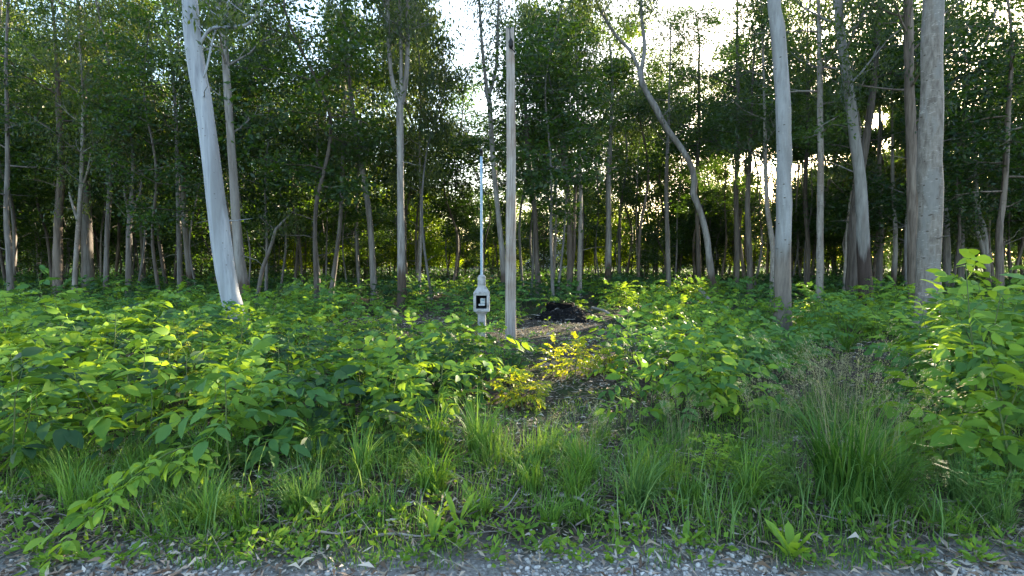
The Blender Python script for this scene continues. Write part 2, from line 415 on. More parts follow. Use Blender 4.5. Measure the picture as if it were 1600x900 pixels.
def tree_geo(P, rad, crown_from, kind, r, spread=1.6, nbr=16, clump=.55, per=26, ll=.15, lw=.05, seg=9, sub=3, low_twigs=3, extra=None, shape='column', rise=.75):
    """P, rad: stem nodes (local). returns stem Geo and leaf vertices"""
    g = Geo()
    L = np.concatenate([[0], np.cumsum(np.linalg.norm(np.diff(P, axis=0), axis=1))])
    n = max(8, int(L[-1] / .45))
    Q = smooth_path(np.hstack([P, np.asarray(rad)[:, None]]), n)
    S, rr = Q[:, :3].copy(), np.maximum(Q[:, 3], .008)
    S[1:-1, :2] += r.normal(size=(n - 2, 2)) * rr[1:-1, None] * .035
    rr = rr * (1 + .025 * r.normal(size=n))
    flare = 1 + .28 * np.exp(-(S[:, 2] - S[0, 2]) / .22)
    foot = S[:1] - np.array([[0, 0, .25]])
    tube(g, np.vstack([foot, S]), np.concatenate([[rr[0] * 1.3], rr * flare]), seg, True, .035, r)
    C, CB = [], []
    top = S[-1, 2]
    zs = crown_from + (top - crown_from) * (np.arange(nbr) + r.uniform(0, 1, nbr)) / nbr
    az = r.uniform(0, 6.28)
    for z in zs:
        g.bid += 1
        k = int(np.clip(np.searchsorted(S[:, 2], z), 0, n - 1))
        f = (z - crown_from) / max(top - crown_from, .1)
        prof = {'column': .55 + .9 * f * (1 - f) * 2 - .25 * f, 'round': .35 + 2.6 * f * (1 - f), 'umbrella': .35 + .8 * f}[shape]
        az += 2.4 + r.normal() * .4
        BL = spread * prof * r.uniform(.65, 1.25)
        el = r.uniform(.1, rise) if kind == 'gum' else r.uniform(-.1, rise * .7)
        d = np.array([math.cos(az) * math.cos(el), math.sin(az) * math.cos(el), math.sin(el)])
        B = branch_r(S[k], d, BL, r, .25 if kind == 'gum' else -.08)
        br = max(min(rr[k] * .5, .012 + BL * .014), .007)
        tube(g, B, np.linspace(br, .005, len(B)), 5, False, 0, r)
        C += [B[-1], B[-2], (B[2] + B[3]) / 2]; CB += [g.bid] * 3
        for j in range(sub):
            q = B[1 + (j % 4)]
            a2 = az + r.uniform(.4, 1.2) * (1 if j % 2 else -1)
            e2 = el + r.normal() * .4
            d2 = np.array([math.cos(a2) * math.cos(e2), math.sin(a2) * math.cos(e2), math.sin(e2)])
            SB = branch_r(q, d2, BL * r.uniform(.35, .6), r, .1 if kind == 'gum' else -.15)[:4]
            tube(g, SB, np.linspace(br * .5, .004, len(SB)), 4, False, 0, r)
            C += [SB[-1], SB[-2]]; CB += [g.bid] * 2
    for j in range(low_twigs):                       # dead snags under the crown
        g.bid += 1
        z = r.uniform(1.2, max(1.5, crown_from)); k = int(np.clip(np.searchsorted(S[:, 2], z), 0, n - 1))
        a2 = r.uniform(0, 6.28); e2 = r.uniform(-.2, .8)
        d2 = np.array([math.cos(a2) * math.cos(e2), math.sin(a2) * math.cos(e2), math.sin(e2)])
        B = branch_r(S[k], d2, r.uniform(.4, 1.3), r, r.uniform(-.2, .3))
        tube(g, B, np.linspace(min(rr[k] * .3, .016), .003, len(B)), 4, False, 0, r)
    for limb in (extra or []):                       # limbs that the photograph shows
        LP, LR, tips = limb; g.bid = 0
        LP = np.asarray(LP, float)
        q = smooth_path(np.hstack([LP, np.asarray(LR, float)[:, None]]), max(6, int(len(LP) * 4)))
        tube(g, q[:, :3], np.maximum(q[:, 3], .006), max(5, seg - 2), True, .03, r)
        for j in range(tips):
            g.bid = 1000 + len(CB)
            b0 = q[r.integers(len(q) // 3, len(q)), :3]
            a2 = r.uniform(0, 6.28); e2 = r.uniform(0, .9)
            d2 = np.array([math.cos(a2) * math.cos(e2), math.sin(a2) * math.cos(e2), math.sin(e2)])
            B = branch_r(b0, d2, r.uniform(.5, 1.3), r, .2)
            tube(g, B, np.linspace(.014, .004, len(B)), 4, False, 0, r)
            C += [B[-1], B[-2], B[2]]; CB += [g.bid] * 3
    C = np.array(C) if C else np.zeros((0, 3))
    if len(C) and per:
        C = C + r.normal(size=C.shape) * .12
        V = leaves_at(C, clump, per, kind, r, ll, lw)
    else: V = np.zeros((0, 3))
    return g, V, np.repeat(np.array(CB, int), per)
def sun_gaps(g, V, LB, world, n=None):
    """limbs and leaves that stand in the way of the sunlit spots: (limb ids, leaf mask)"""
    GV = np.concatenate(g.V); gb = np.concatenate(g.vb)
    # sample along the tubes: the corridors are wide against the tube spacing
    hit = in_corridor(world(GV), n) & (gb > 0)
    drop = np.unique(gb[hit])
    if not len(V): return drop, np.zeros(0, bool)
    Q = V.reshape(-1, 4, 3).mean(1)
    return drop, in_corridor(world(Q), n) | np.isin(LB, drop)

def key_tree(name, label, cat, px, widths, bark, Y=None, height=13, crown_from=5, kind='gum', seed=0, limbs=(), group=None, top_r=.03, lean=(0, 0), leafmat='leaf_gum', base=None, gaps=None, **kw):
    """a tree the photograph singles out: px = stem points in photo pixels from the foot up; widths = stem width in pixels at each"""
    r = np.random.default_rng(1000 + seed)
    if base is None:
        base = on_ground(*px[0])
        if Y is not None: base = at(px[0][0], px[0][1], Y)
        base[2] = hz(base[0], base[1])
    base = np.asarray(base, float); Yb = base[1]
    pts, rad = [np.zeros(3)], []
    def w2r(w): return w * Yb / F / 2
    for (x, y) in px[1:]:
        pts.append(at(x, y, Yb) - base)
    rad = [w2r(w) for w in widths]
    pts = np.array(pts)
    if pts[-1, 2] < height:                          # carry the stem on above the picture
        d = unit(pts[-1] - pts[-2]); d = unit(d * .6 + np.array([lean[0], lean[1], 1.]) * .5)
        h = height - pts[-1, 2]
        p1 = pts[-1] + d * h * .5 / d[2]; p2 = p1 + np.array([r.normal() * .2, r.normal() * .2, h * .5])
        pts = np.vstack([pts, p1, p2]); rad += [rad[-1] * .6, top_r]
    ex = []
    for lp, lw, tips in limbs:
        P = np.array([at(q[0], q[1], Yb + (q[2] if len(q) > 2 else 0)) - base for q in lp])
        ex.append((P, [w2r(w) for w in lw], tips))
    g, V, LB = tree_geo(pts, rad, crown_from, kind, r, extra=ex, **kw)
    root = thing(name, label, cat, base, group)
    drop, bad = sun_gaps(g, V, LB, lambda A: A + base, gaps)
    obj('trunk', g.mesh('trunk', M[bark], True, drop), root)
    if len(V): V = V.reshape(-1, 4, 3)[~bad].reshape(-1, 3)
    if len(V):
        obj('crown', mesh('crown', V, [quads_of(len(V) // 4)], M[leafmat]), root)
    return root

GUM, BROAD = 'eucalyptus_tree', 'broadleaf_tree'
KT = [
 dict(name=GUM, label='thick white smooth barked tree leaning towards the left, at the clearing edge', px=[(377, 530), (366, 490), (346, 380), (327, 220), (304, 80), (292, -60)], widths=[33, 30, 29, 25, 24, 20], bark='bark_white', height=14, crown_from=6.8, spread=2.6, per=22,
      limbs=[([(306, 82), (316, 62), (332, 44), (372, 42), (395, 30), (420, -20)], [4, 4.5, 5, 5, 4, 3], 5), ([(314, 128), (322, 110, -.1), (336, 50, .1), (360, -5, .3)], [2.5, 3, 3, 2], 3)]),
 dict(name=GUM, label='greyish tree standing right behind the leaning white trunk', px=[(392, 492), (380, 440), (371, 370), (363, 250), (356, 150), (350, 60), (338, -20)], widths=[20, 16, 14, 12, 11, 10, 9], bark='bark_mix', height=14, crown_from=5, spread=2.2, per=26),
 dict(name=GUM, label='grey tree that forks into three upright stems left of the meter post', px=[(629, 484), (627, 420), (626, 300), (625, 200), (625, 155)], widths=[17, 13, 11, 11, 12], bark='bark_mix', height=5.2, crown_from=4.9, nbr=1, spread=.6, per=14,
      limbs=[([(625, 165), (614, 130), (608, 80), (605, -40), (600, -150)], [8, 7, 6, 5, 3], 46), ([(626, 165), (627, 120), (626, 60), (622, -60), (618, -150)], [8, 6, 5, 4, 2], 40), ([(628, 162), (635, 120), (637, 60), (637, -40), (645, -160)], [9, 8, 7, 5, 3], 56)]),
 dict(name=GUM, label='thin pale tree close behind the weathered pole with a forked top', px=[(789, 470), (785, 400), (778, 330), (770, 240), (765, 160), (760, 140)], widths=[11, 9, 8, 8, 8, 9], bark='bark_mix', height=5, crown_from=4.7, nbr=1, spread=.5, per=12,
      limbs=[([(762, 150), (755, 90), (750, 20), (745, -90)], [6, 5, 4, 2], 52), ([(764, 150), (776, 100), (778, 30), (785, -90)], [6, 5, 4, 2], 52)]),
 dict(name=GUM, label='twisting grey tree with a serpentine trunk right of the charred heap', px=[(1117, 468), (1110, 420), (1104, 370), (1095, 332), (1083, 302), (1085, 280), (1078, 254), (1062, 228), (1041, 200), (1024, 168), (1004, 132), (1000, 112)], widths=[14, 11, 9.5, 9, 10, 9, 9, 9, 9, 9, 8.5, 9], bark='bark_mix', height=6, crown_from=5.6, nbr=2, spread=1.0, per=18,
      limbs=[([(1002, 118), (985, 80), (962, 55), (940, 18), (915, -40), (905, -120)], [6, 5.5, 5, 4.5, 3.5, 2], 56), ([(1000, 118), (1007, 75), (1002, 20), (1002, -40), (998, -140)], [7, 6, 5, 4, 2], 56), ([(1112, 455), (1122, 468), (1134, 484), (1142, 492)], [12, 9, 6, 4], 0)]),
 dict(name=GUM, label='straight thick mottled grey trunk right of the serpentine tree', px=[(1222, 520), (1222, 480), (1225, 300), (1223, 150), (1216, 60), (1207, -30)], widths=[27, 25, 22, 21, 21, 20], bark='bark_smooth', height=14, crown_from=6.5, spread=2.6, per=24),
 dict(name=GUM, label='slim straight brownish grey tree between the mottled trunk and the twin stems', px=[(1280, 482), (1281, 400), (1282, 260), (1281, 140), (1280, 60)], widths=[11, 10, 9, 8, 6], bark='bark_pale', height=13, crown_from=4.5, spread=2.2, per=34, kind='broad', leafmat='leaf_dark'),
 dict(name=GUM, label='pale upper stemmed tree with dark bark at its foot, front of the twin pair', px=[(1354, 484), (1351, 430), (1345, 300), (1336, 220), (1325, 130), (1314, 60), (1308, -20)], widths=[21, 19, 16, 15, 14, 13, 12], bark='bark_twin', height=13, crown_from=5, spread=2.2, per=28),
 dict(name=GUM, label='dark brown trunk of the twin pair, just left of its pale partner', px=[(1334, 482), (1334, 430), (1335, 350), (1344, 270), (1356, 200), (1366, 120), (1372, 40)], widths=[24, 20, 17, 13, 11, 9, 7], bark='bark_dark', height=12.5, crown_from=4.5, spread=2.3, per=34, kind='broad', leafmat='leaf_dark', Y=17.5),
 dict(name=GUM, label='reddish dark brown trunk directly left of the widest mottled trunk', px=[(1431, 476), (1428, 400), (1425, 250), (1421, 120), (1419, -20)], widths=[18, 17, 15, 13, 12], bark='bark_brown', height=13, crown_from=5, spread=2.3, per=28, Y=14.5),
 dict(name=GUM, label='widest mottled grey trunk, banded with pale rings, near the tall right thicket', px=[(1444, 545), (1450, 450), (1453, 300), (1455, 150), (1459, -20)], widths=[34, 33, 32, 29, 26], bark='bark_brownish', height=14, crown_from=6.2, spread=2.6, per=24),
 dict(name=GUM, label='bent grey stem peeking out right of the widest mottled trunk', px=[(1482, 440), (1479, 380), (1477, 340), (1471, 290), (1468, 200), (1466, 100)], widths=[11, 10, 10, 9, 8, 7], bark='bark_grey', height=12, crown_from=4.5, Y=21, per=26),
 dict(name=GUM, label='rough split barked tree, left one of a close pair far left', px=[(92, 472), (90, 400), (92, 330), (96, 270), (92, 180)], widths=[15, 13, 11, 10, 8], bark='bark_brown', height=12, crown_from=3.8, kind='broad', leafmat='leaf_dark', spread=2.3, per=36),
 dict(name=GUM, label='thin pale crooked stem with a small side fork, among the far left trees', px=[(118, 478), (117, 430), (122, 370), (126, 300), (129, 220)], widths=[9, 7, 7, 6, 5], bark='bark_pale', height=9, crown_from=4.2, per=24, limbs=[([(123, 350), (115, 325), (108, 300)], [4, 4, 2], 2), ([(126, 300), (136, 270), (142, 240)], [4, 3, 2], 3)]),
 dict(name=GUM, label='stout dark grey straight tree behind the thin pale crooked stem', px=[(137, 440), (136, 380), (133, 300), (131, 220), (130, 140)], widths=[18, 15, 14, 12, 10], bark='bark_grey', height=13, crown_from=4.5, kind='broad', leafmat='leaf_dark', spread=2.6, per=34, Y=21),
 dict(name=GUM, label='slender straight grey tree just right of the stout dark grey tree', px=[(164, 446), (168, 360), (172, 280), (172, 200)], widths=[8, 7, 6, 5], bark='bark_grey', height=11, crown_from=4.4, per=26, Y=19),
 dict(name=GUM, label='forked sapling sized tree with one pale branch, left of the leaning trunk', px=[(200, 458), (201, 400), (202, 350), (205, 320)], widths=[9, 8, 7, 7], bark='bark_grey', height=7, crown_from=4.2, per=26, limbs=[([(204, 340), (212, 320), (219, 300), (222, 270)], [4, 4, 3, 2], 3), ([(203, 345), (197, 315), (193, 290)], [5, 4, 3], 3)], Y=18.5),
 dict(name=GUM, label='slightly leaning reddish grey tree midway between the forked tree and white trunk', px=[(299, 444), (293, 390), (287, 320), (285, 240)], widths=[11, 9, 8, 7], bark='bark_mix', height=12, crown_from=4, kind='broad', leafmat='leaf_dark', per=36, spread=2.4, Y=21.5),
 dict(name=GUM, label='thin grey tree at the far left edge', px=[(16, 458), (14, 400), (10, 330), (12, 240)], widths=[9, 8, 7, 6], bark='bark_grey', height=12, crown_from=3.6, kind='broad', leafmat='leaf_dark', per=40, spread=2.6, Y=17),
 dict(name=GUM, label='thin tree leaning right, between white trunk and three stemmed tree', px=[(516, 468), (524, 410), (532, 340), (536, 250), (538, 180)], widths=[8, 7, 6, 6, 5], bark='bark_grey', height=11, crown_from=4, per=30, Y=20),
 dict(name=GUM, label='short pale crooked stem left of the thin right leaning tree', px=[(498, 460), (494, 400), (492, 360), (495, 300)], widths=[9, 7, 6, 5], bark='bark_pale', height=9, crown_from=3.2, per=28, Y=20.5),
 dict(name=GUM, label='slim curving bare stem rising from scrub beside the grey tree behind the white trunk', px=[(398, 460), (412, 415), (424, 385), (430, 360), (445, 343)], widths=[6, 6, 5, 5, 3], bark='bark_grey', height=2.6, crown_from=2.3, nbr=3, spread=.8, per=16, Y=17.5, low_twigs=1),
 dict(name=GUM, label='tall grey tree leaning left, second from the three stemmed tree on its left', px=[(585, 476), (582, 410), (576, 330), (563, 250), (553, 190)], widths=[11, 10, 9, 8, 7], bark='bark_grey', height=13, crown_from=4.6, per=30, Y=19),
 dict(name=BROAD, label='dark stemmed tree in the gap just right of the weathered pole', px=[(842, 458), (838, 390), (834, 310), (826, 250), (822, 180)], widths=[9, 8, 7, 7, 6], bark='bark_dark', height=10, crown_from=3.7, kind='broad', leafmat='leaf_dark', per=36, Y=21, spread=2.0),
 dict(name=GUM, label='thin pale stem with a whitish foot behind the charred heap', px=[(905, 462), (906, 400), (907, 300), (904, 220)], widths=[9, 7, 6, 5], bark='bark_pale', height=11, crown_from=4.2, per=30, Y=20.5),
 dict(name=BROAD, label='brown double stemmed tree left of the thin pale stem behind the charred heap', px=[(889, 462), (891, 400), (888, 320), (880, 240)], widths=[10, 9, 8, 6], bark='bark_brown', height=10, crown_from=3.6, kind='broad', leafmat='leaf_dark', per=38, Y=21, spread=2.2, limbs=[([(890, 440), (897, 390), (898, 320), (905, 250)], [6, 5, 5, 3], 6)]),
 dict(name=GUM, label='pale grey straight tree behind the sunlit scrub right of the charred heap', px=[(950, 440), (951, 360), (951, 280), (955, 190)], widths=[11, 9, 8, 6], bark='bark_mix', height=12, crown_from=4.2, per=30, Y=24, kind='broad', leafmat='leaf_dark'),
 dict(name=GUM, label='slim grey tree standing alone left of the serpentine tree', px=[(1045, 448), (1043, 370), (1041, 290), (1044, 210)], widths=[8, 7, 6, 5], bark='bark_grey', height=12, crown_from=4.6, per=26, Y=23),
 dict(name=BROAD, label='dark tree close to the serpentine trunk on its right, leafy from low down', px=[(1172, 470), (1171, 400), (1168, 320), (1172, 230)], widths=[10, 9, 8, 6], bark='bark_dark', height=10, crown_from=3.2, kind='broad', leafmat='leaf_dark', per=40, Y=19.5, spread=2.4),
 dict(name=GUM, label='pale kinked stem hugging the left side of the straight mottled trunk', px=[(1206, 474), (1208, 420), (1207, 380), (1200, 335), (1196, 260)], widths=[9, 9, 8, 7, 6], bark='bark_pale', height=11, crown_from=4.8, per=26, Y=18.5),
 dict(name=GUM, label='thin grey stem midway between the twin pair and the reddish trunk, left one', px=[(1372, 452), (1375, 400), (1377, 340), (1374, 260)], widths=[9, 8, 7, 6], bark='bark_grey', height=11, crown_from=4, kind='broad', leafmat='leaf_dark', per=36, Y=22),
 dict(name=GUM, label='thin leaning stem midway between the twin pair and the reddish trunk, right one', px=[(1394, 456), (1398, 410), (1399, 360), (1395, 290)], widths=[7, 7, 6, 5], bark='bark_mix', height=11, crown_from=4, per=32, Y=21),
 dict(name=GUM, label='grey tree behind the tall right thicket, near its left shoulder', px=[(1502, 440), (1502, 370), (1500, 320), (1503, 240)], widths=[9, 8, 7, 6], bark='bark_grey', height=12, crown_from=3.6, kind='broad', leafmat='leaf_dark', per=40, Y=21, spread=2.6),
 dict(name=GUM, label='pale curved pair of stems behind the tall right thicket', px=[(1546, 440), (1541, 400), (1536, 355), (1528, 330), (1524, 250)], widths=[9, 8, 8, 7, 5], bark='bark_mix', height=11, crown_from=3.6, per=34, Y=20, limbs=[([(1544, 420), (1533, 380), (1524, 350), (1522, 300)], [6, 6, 5, 3], 4)]),
 dict(name=BROAD, label='brown trunk at the far right edge behind the tall thicket', px=[(1563, 450), (1562, 400), (1561, 360), (1570, 290), (1575, 180)], widths=[11, 10, 9, 8, 7], bark='bark_brown', height=11, crown_from=2.8, kind='broad', leafmat='leaf_dark', per=42, Y=17, spread=2.6),
 dict(name=BROAD, label='round topped dark leafy tree right of the open sky, behind the serpentine tree', px=[(1092, 445), (1091, 380), (1088, 300), (1092, 200), (1092, 110)], widths=[8, 7, 6, 5, 4], bark='bark_dark', height=13.3, crown_from=4.0, kind='broad', leafmat='leaf_dark', per=64, Y=25, spread=2.6, shape='round', nbr=24, gaps=0),
 dict(name=BROAD, label='large dark crowned tree filling the space left of the straight mottled trunk', px=[(1150, 446), (1152, 380), (1150, 300), (1154, 200), (1152, 100)], widths=[9, 8, 7, 6, 5], bark='bark_dark', height=14.5, crown_from=4.5, kind='broad', leafmat='leaf_dark', per=46, Y=22.5, spread=3.0, nbr=24, gaps=8),
 dict(name=BROAD, label='dark crowned tree filling the space right of the straight mottled trunk', px=[(1262, 446), (1262, 380), (1258, 300), (1262, 200), (1262, 100)], widths=[8, 7, 6, 5, 4], bark='bark_dark', height=14.5, crown_from=5, kind='broad', leafmat='leaf_dark', per=42, Y=23, spread=2.6, nbr=22),
]
for i, d in enumerate(KT):
    d = dict(d)
    cat = 'tree'
    key_tree(d.pop('name'), d.pop('label'), cat, d.pop('px'), d.pop('widths'), d.pop('bark'), seed=i, **d)

# ---- the deeper forest: a few tree forms, each copied many times
def variant(kind, h, cf, spread, nbr, per, ll, lw, r0, bark, leaf, seed, shape='column', sub=3, clump=.6):
    r = np.random.default_rng(seed)
    k = r.normal(size=(4, 2)) * .18
    P = np.array([[0, 0, 0], [k[0, 0], k[0, 1], h * .25], [k[1, 0] * 1.6, k[1, 1] * 1.6, h * .5], [k[2, 0] * 2, k[2, 1] * 2, h * .78], [k[3, 0] * 2.4, k[3, 1] * 2.4, h]])
    g, V, LB = tree_geo(P, [r0, r0 * .8, r0 * .62, r0 * .4, .015], cf, kind, r, spread=spread, nbr=nbr, per=per, ll=ll, lw=lw, seg=7, shape=shape, sub=sub, clump=clump, low_twigs=4)
    return dict(g=g, h=h, LB=LB, trunk=g.mesh('trunk', M[bark], True), V=V, crown=mesh('crown', V, [quads_of(len(V) // 4)], M[leaf]), leaf=leaf, bark=bark, kind=kind)
VG = [variant('gum', 13.5, 4.6, 1.9, 22, 36, .21, .06, .072, 'bark_far', 'leaf_gum', 51),
      variant('gum', 15, 5.2, 2.1, 22, 36, .21, .06, .085, 'bark_far', 'leaf_gum', 52),
      variant('gum', 12, 3.8, 1.8, 21, 36, .21, .06, .06, 'bark_pale', 'leaf_gum', 53),
      variant('gum', 16, 6.0, 2.2, 22, 36, .21, .06, .10, 'bark_grey', 'leaf_gum', 54)]
VB = [variant('broad', 10.5, 3.0, 2.3, 22, 36, .17, .08, .07, 'bark_dark', 'leaf_dark', 61, 'round', clump=.8),
      variant('broad', 9, 2.4, 2.2, 21, 36, .17, .08, .06, 'bark_far', 'leaf_dark', 62, 'round', clump=.8),
      variant('broad', 12, 3.4, 2.5, 23, 38, .17, .08, .085, 'bark_brown', 'leaf_dark', 63, 'round', clump=.8)]
VU = [variant('broad', 4.6, .9, 1.5, 14, 34, .15, .075, .04, 'bark_grey', 'leaf_dark', 71, 'round', clump=.65),
      variant('broad', 5.6, 1.3, 1.7, 15, 34, .15, .075, .05, 'bark_dark', 'leaf_dark', 72, 'round', clump=.65)]
VE = [variant('broad', 5.4, .5, 1.9, 18, 30, .20, .10, .05, 'bark_grey', 'leaf_edge_backlit', 73, 'round', clump=.8), variant('broad', 7.5, .8, 2.2, 20, 32, .20, .10, .06, 'bark_grey', 'leaf_edge_backlit', 74, 'round', clump=.85)]
VS = [variant('gum', 8.5, 4.2, 1.1, 12, 26, .20, .055, .040, 'bark_far', 'leaf_gum', 75), variant('gum', 10, 5.0, 1.2, 13, 26, .20, .055, .048, 'bark_far', 'leaf_gum', 76)]
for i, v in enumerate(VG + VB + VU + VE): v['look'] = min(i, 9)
for v in VS: v['look'] = 10
key_xy = []
for o in COL.objects:
    if o.get('category') == 'tree': key_xy.append((o.location.x, o.location.y))
placed = list(key_xy)

def place_tree(v, x, y, s, rz, name, label, group, cut=True):
    base = np.array([x, y, float(hz(x, y))])
    c, sn = math.cos(rz), math.sin(rz); Rz = np.array([[c, sn, 0], [-sn, c, 0], [0, 0, 1]])
    drop, bad = sun_gaps(v['g'], v['V'], v['LB'], lambda A: A @ Rz * s + base, None if cut else NMAIN)
    if bad.mean() > .7: return                        # would have lost its crown
    root = thing(name, label, 'tree', base, group, rz)
    root.scale = (s,) * 3
    obj('trunk', v['g'].mesh('trunk', M[v['bark']], True, drop) if len(drop) else v['trunk'], root)
    if bad.any():
        Vl = v['V'].reshape(-1, 4, 3)[~bad].reshape(-1, 3)
        me = mesh('crown', Vl, [quads_of(len(Vl) // 4)], M[v['leaf']])
    else: me = v['crown']
    obj('crown', me, root)

ZONES = [(-9999, 90, 'past the thin far left tree'), (90, 250, 'behind the stout dark grey tree'),
         (250, 420, 'behind the leaning white trunk'), (420, 560, 'behind the thin right leaning tree'),
         (560, 700, 'behind the three stemmed tree'), (700, 830, 'behind the meter post and pole'),
         (830, 960, 'behind the charred heap'), (960, 1110, 'behind the serpentine tree'),
         (1110, 1250, 'behind the straight mottled trunk'), (1250, 1400, 'behind the dark twin pair'),
         (1400, 1520, 'behind the widest mottled trunk'), (1520, 99999, 'behind the tall right thicket')]
def zone(px):
    for a, b, s in ZONES:
        if a <= px < b: return s
LOOK = ['slim dark grey eucalyptus', 'taller dark grey eucalyptus', 'pale slender eucalyptus', 'tall grey eucalyptus', 'dark stemmed leafy tree', 'grey stemmed leafy tree', 'brown stemmed leafy tree', 'bushy grey stemmed treelet', 'bushy dark stemmed treelet', 'yellow green sunlit treelet', 'thin young eucalyptus']
def forest(n, y0, y1, pick, gap, tries=60000, cut=True):
    k = 0
    for _ in range(tries):
        if k >= n: break
        y = math.sqrt(rng.uniform(y0 ** 2, y1 ** 2)); x = rng.uniform(-1, 1) * (1.06 * y + 5)
        if any((x - a) ** 2 + (y - b) ** 2 < gap * gap for a, b in placed): continue
        u, _v = to_px(x, y, 1.)
        kd = pick(u, y)
        if kd is None: continue
        v = {'gum': VG, 'broad': VB, 'under': VU, 'edge': VE, 'thin': VS}[kd]; v = v[rng.integers(len(v))]
        sc_ = rng.uniform(.82, 1.18)
        if cut and shades_spot(x, y, v['h'] * sc_): continue
        placed.append((x, y)); k += 1
        w = LOOK[v['look']]; z = zone(u) + (', nearer rows' if y < 31 else ', farther rows'); gname = w + ' '
        place_tree(v, x, y, sc_, rng.uniform(0, 6.28), {'gum': GUM, 'broad': BROAD, 'under': 'understorey_tree', 'edge': 'understorey_tree', 'thin': GUM}[kd], w + ' ' + z, 'trees: ' + gname + z, cut)
def pick(u, y):
    q = rng.random()
    if 655 < u < 765 or 1035 < u < 1095:           # open sky above these in the photograph: low trees only
        return ('broad' if y > 26 else None) if q < .6 else ('under' if q < .85 else None)
    if 880 < u < 1120 and y < 24: return None
    if u < 480 or u > 1110: return 'broad' if q < .44 else ('gum' if q < .84 else 'under')
    return 'gum' if q < .58 else ('broad' if q < .86 else 'under')
def pick_mid(u, y):
    if u < -100 or u > 1700 or 640 < u < 860 or 890 < u < 1150 or 520 < u < 560: return None
    return 'broad' if rng.random() < .7 else 'gum'
forest(26, 16.5, 23, pick_mid, 1.7)
forest(85, 20, 30, pick, 1.5)
forest(150, 30, 50, pick, 1.5)
forest(48, 22, 50, lambda u, y: pick(u, y) if 960 < u < 1480 else None, 1.35)
forest(34, 24, 46, lambda u, y: ('broad' if rng.random() < .65 else 'gum') if 985 < u < 1330 and not 1030 < u < 1085 else None, 1.3, 60000, False)
forest(9, 27, 38, lambda u, y: 'broad' if 1085 < u < 1270 else None, 1.0, 60000, False)
forest(14, 30, 46, lambda u, y: 'under' if 985 < u < 1330 else None, 1.1, 60000, False)
forest(60, 26, 50, lambda u, y: 'under', 1.1)
forest(70, 19, 42, lambda u, y: None if y < 25 and (890 < u < 1120 or 690 < u < 830) else 'thin', .9)
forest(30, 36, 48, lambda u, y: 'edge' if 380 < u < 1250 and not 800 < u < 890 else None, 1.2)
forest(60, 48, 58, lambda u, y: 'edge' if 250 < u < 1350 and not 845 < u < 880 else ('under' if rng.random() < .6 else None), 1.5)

# ------------------------------------------------------------------ compound leaves, saplings, shrubs
def leaflet(g, p, d, up, L, Wd, droop=.15, st=(.0, .16, .42, .74, 1.0), wp=(.0, .70, 1.0, .72, 0)):
    """an ovate leaf folded along its midrib"""
    d = unit(np.asarray(d, float)); sd = unit(np.cross(up, d)); n = np.cross(d, sd)
    t = np.array(st); w = np.array(wp) * Wd / 2; k = len(t)
    mid = p + d * (L * t)[:, None] - n * (droop * L * t ** 2)[:, None]
    lf = (mid + sd * w[:, None] + n * (w * .26)[:, None])[1:-1]; rt = (mid - sd * w[:, None] + n * (w * .26)[:, None])[1:-1]
    a, b = k, k + k - 2
    tri = [(0, 1, a), (0, b, 1), (k - 2, k - 1, a + k - 3), (k - 2, b + k - 3, k - 1)]
    qd = []
    for i in range(k - 3): qd += [(i + 1, i + 2, a + i + 1, a + i), (i + 1, b + i, b + i + 1, i + 2)]
    g.add(np.vstack([mid, lf, rt]), tri, qd)

def frond(r, pairs=3, L=.30, ll=.115, lw=.055, droop=.35):
    """a pinnate leaf along +X"""
    g = Geo()
    t = np.linspace(0, 1, 6)
    P = np.stack([t * L, r.normal() * .04 * t ** 2, -droop * L * t ** 2], -1)
    w = np.linspace(.0035, .0015, 6)
    g.add(np.vstack([P + np.array([0, 1, 0]) * w[:, None], P - np.array([0, 1, 0]) * w[:, None]]), [(i, i + 1, i + 7, i + 6) for i in range(5)])
    def on(f):
        i = min(int(f * 5), 4); q = f * 5 - i
        return P[i] * (1 - q) + P[i + 1] * q, unit(P[i + 1] - P[i])
    for k in range(pairs):
        f = .34 + .56 * k / max(pairs - 1, 1) if pairs > 1 else .8
        c, tg = on(f)
        for sgn in (-1, 1):
            a = R(r.uniform(48, 68)) * sgn
            d = tg * math.cos(a) + np.array([0, 1, 0]) * math.sin(a) + np.array([0, 0, r.uniform(-.22, .12)])
            sc = (.75 + .35 * k / max(pairs - 1, 1)) * r.uniform(.85, 1.15)
            leaflet(g, c, d, np.array([0, 0, 1.]) + r.normal(size=3) * .32, ll * sc, lw * sc, r.uniform(.1, .45))
    c, tg = on(1.0)
    leaflet(g, c, tg + np.array([0, r.normal() * .15, -.1]), np.array([0, 0, 1.]) + r.normal(size=3) * .15, ll * 1.25, lw * 1.2, .2)
    return g
fr = np.random.default_rng(5)
FR = {'hick': [frond(fr, 3, .30, .125, .066, .42), frond(fr, 3, .27, .12, .062, .3), frond(fr, 2, .24, .135, .072, .38), frond(fr, 4, .36, .115, .056, .5)],
      'ash': [frond(fr, 4, .28, .095, .044, .32), frond(fr, 5, .33, .092, .042, .4), frond(fr, 4, .26, .10, .046, .25), frond(fr, 3, .24, .10, .048, .25)],
      'big': [frond(fr, 2, .30, .17, .095, .35), frond(fr, 3, .38, .17, .09, .4), frond(fr, 1, .22, .18, .10, .3)]}
FRM = {}
def frond_mesh(kind, i, mat):
    k = (kind, i, mat)
    if k not in FRM: FRM[k] = FR[kind][i].mesh('leaf', M[mat])
    return FRM[k]
def euler_m(rx, ry, rz):
    return np.array(Matrix.Rotation(rz, 3, 'Z') @ Matrix.Rotation(ry, 3, 'Y') @ Matrix.Rotation(rx, 3, 'X'))
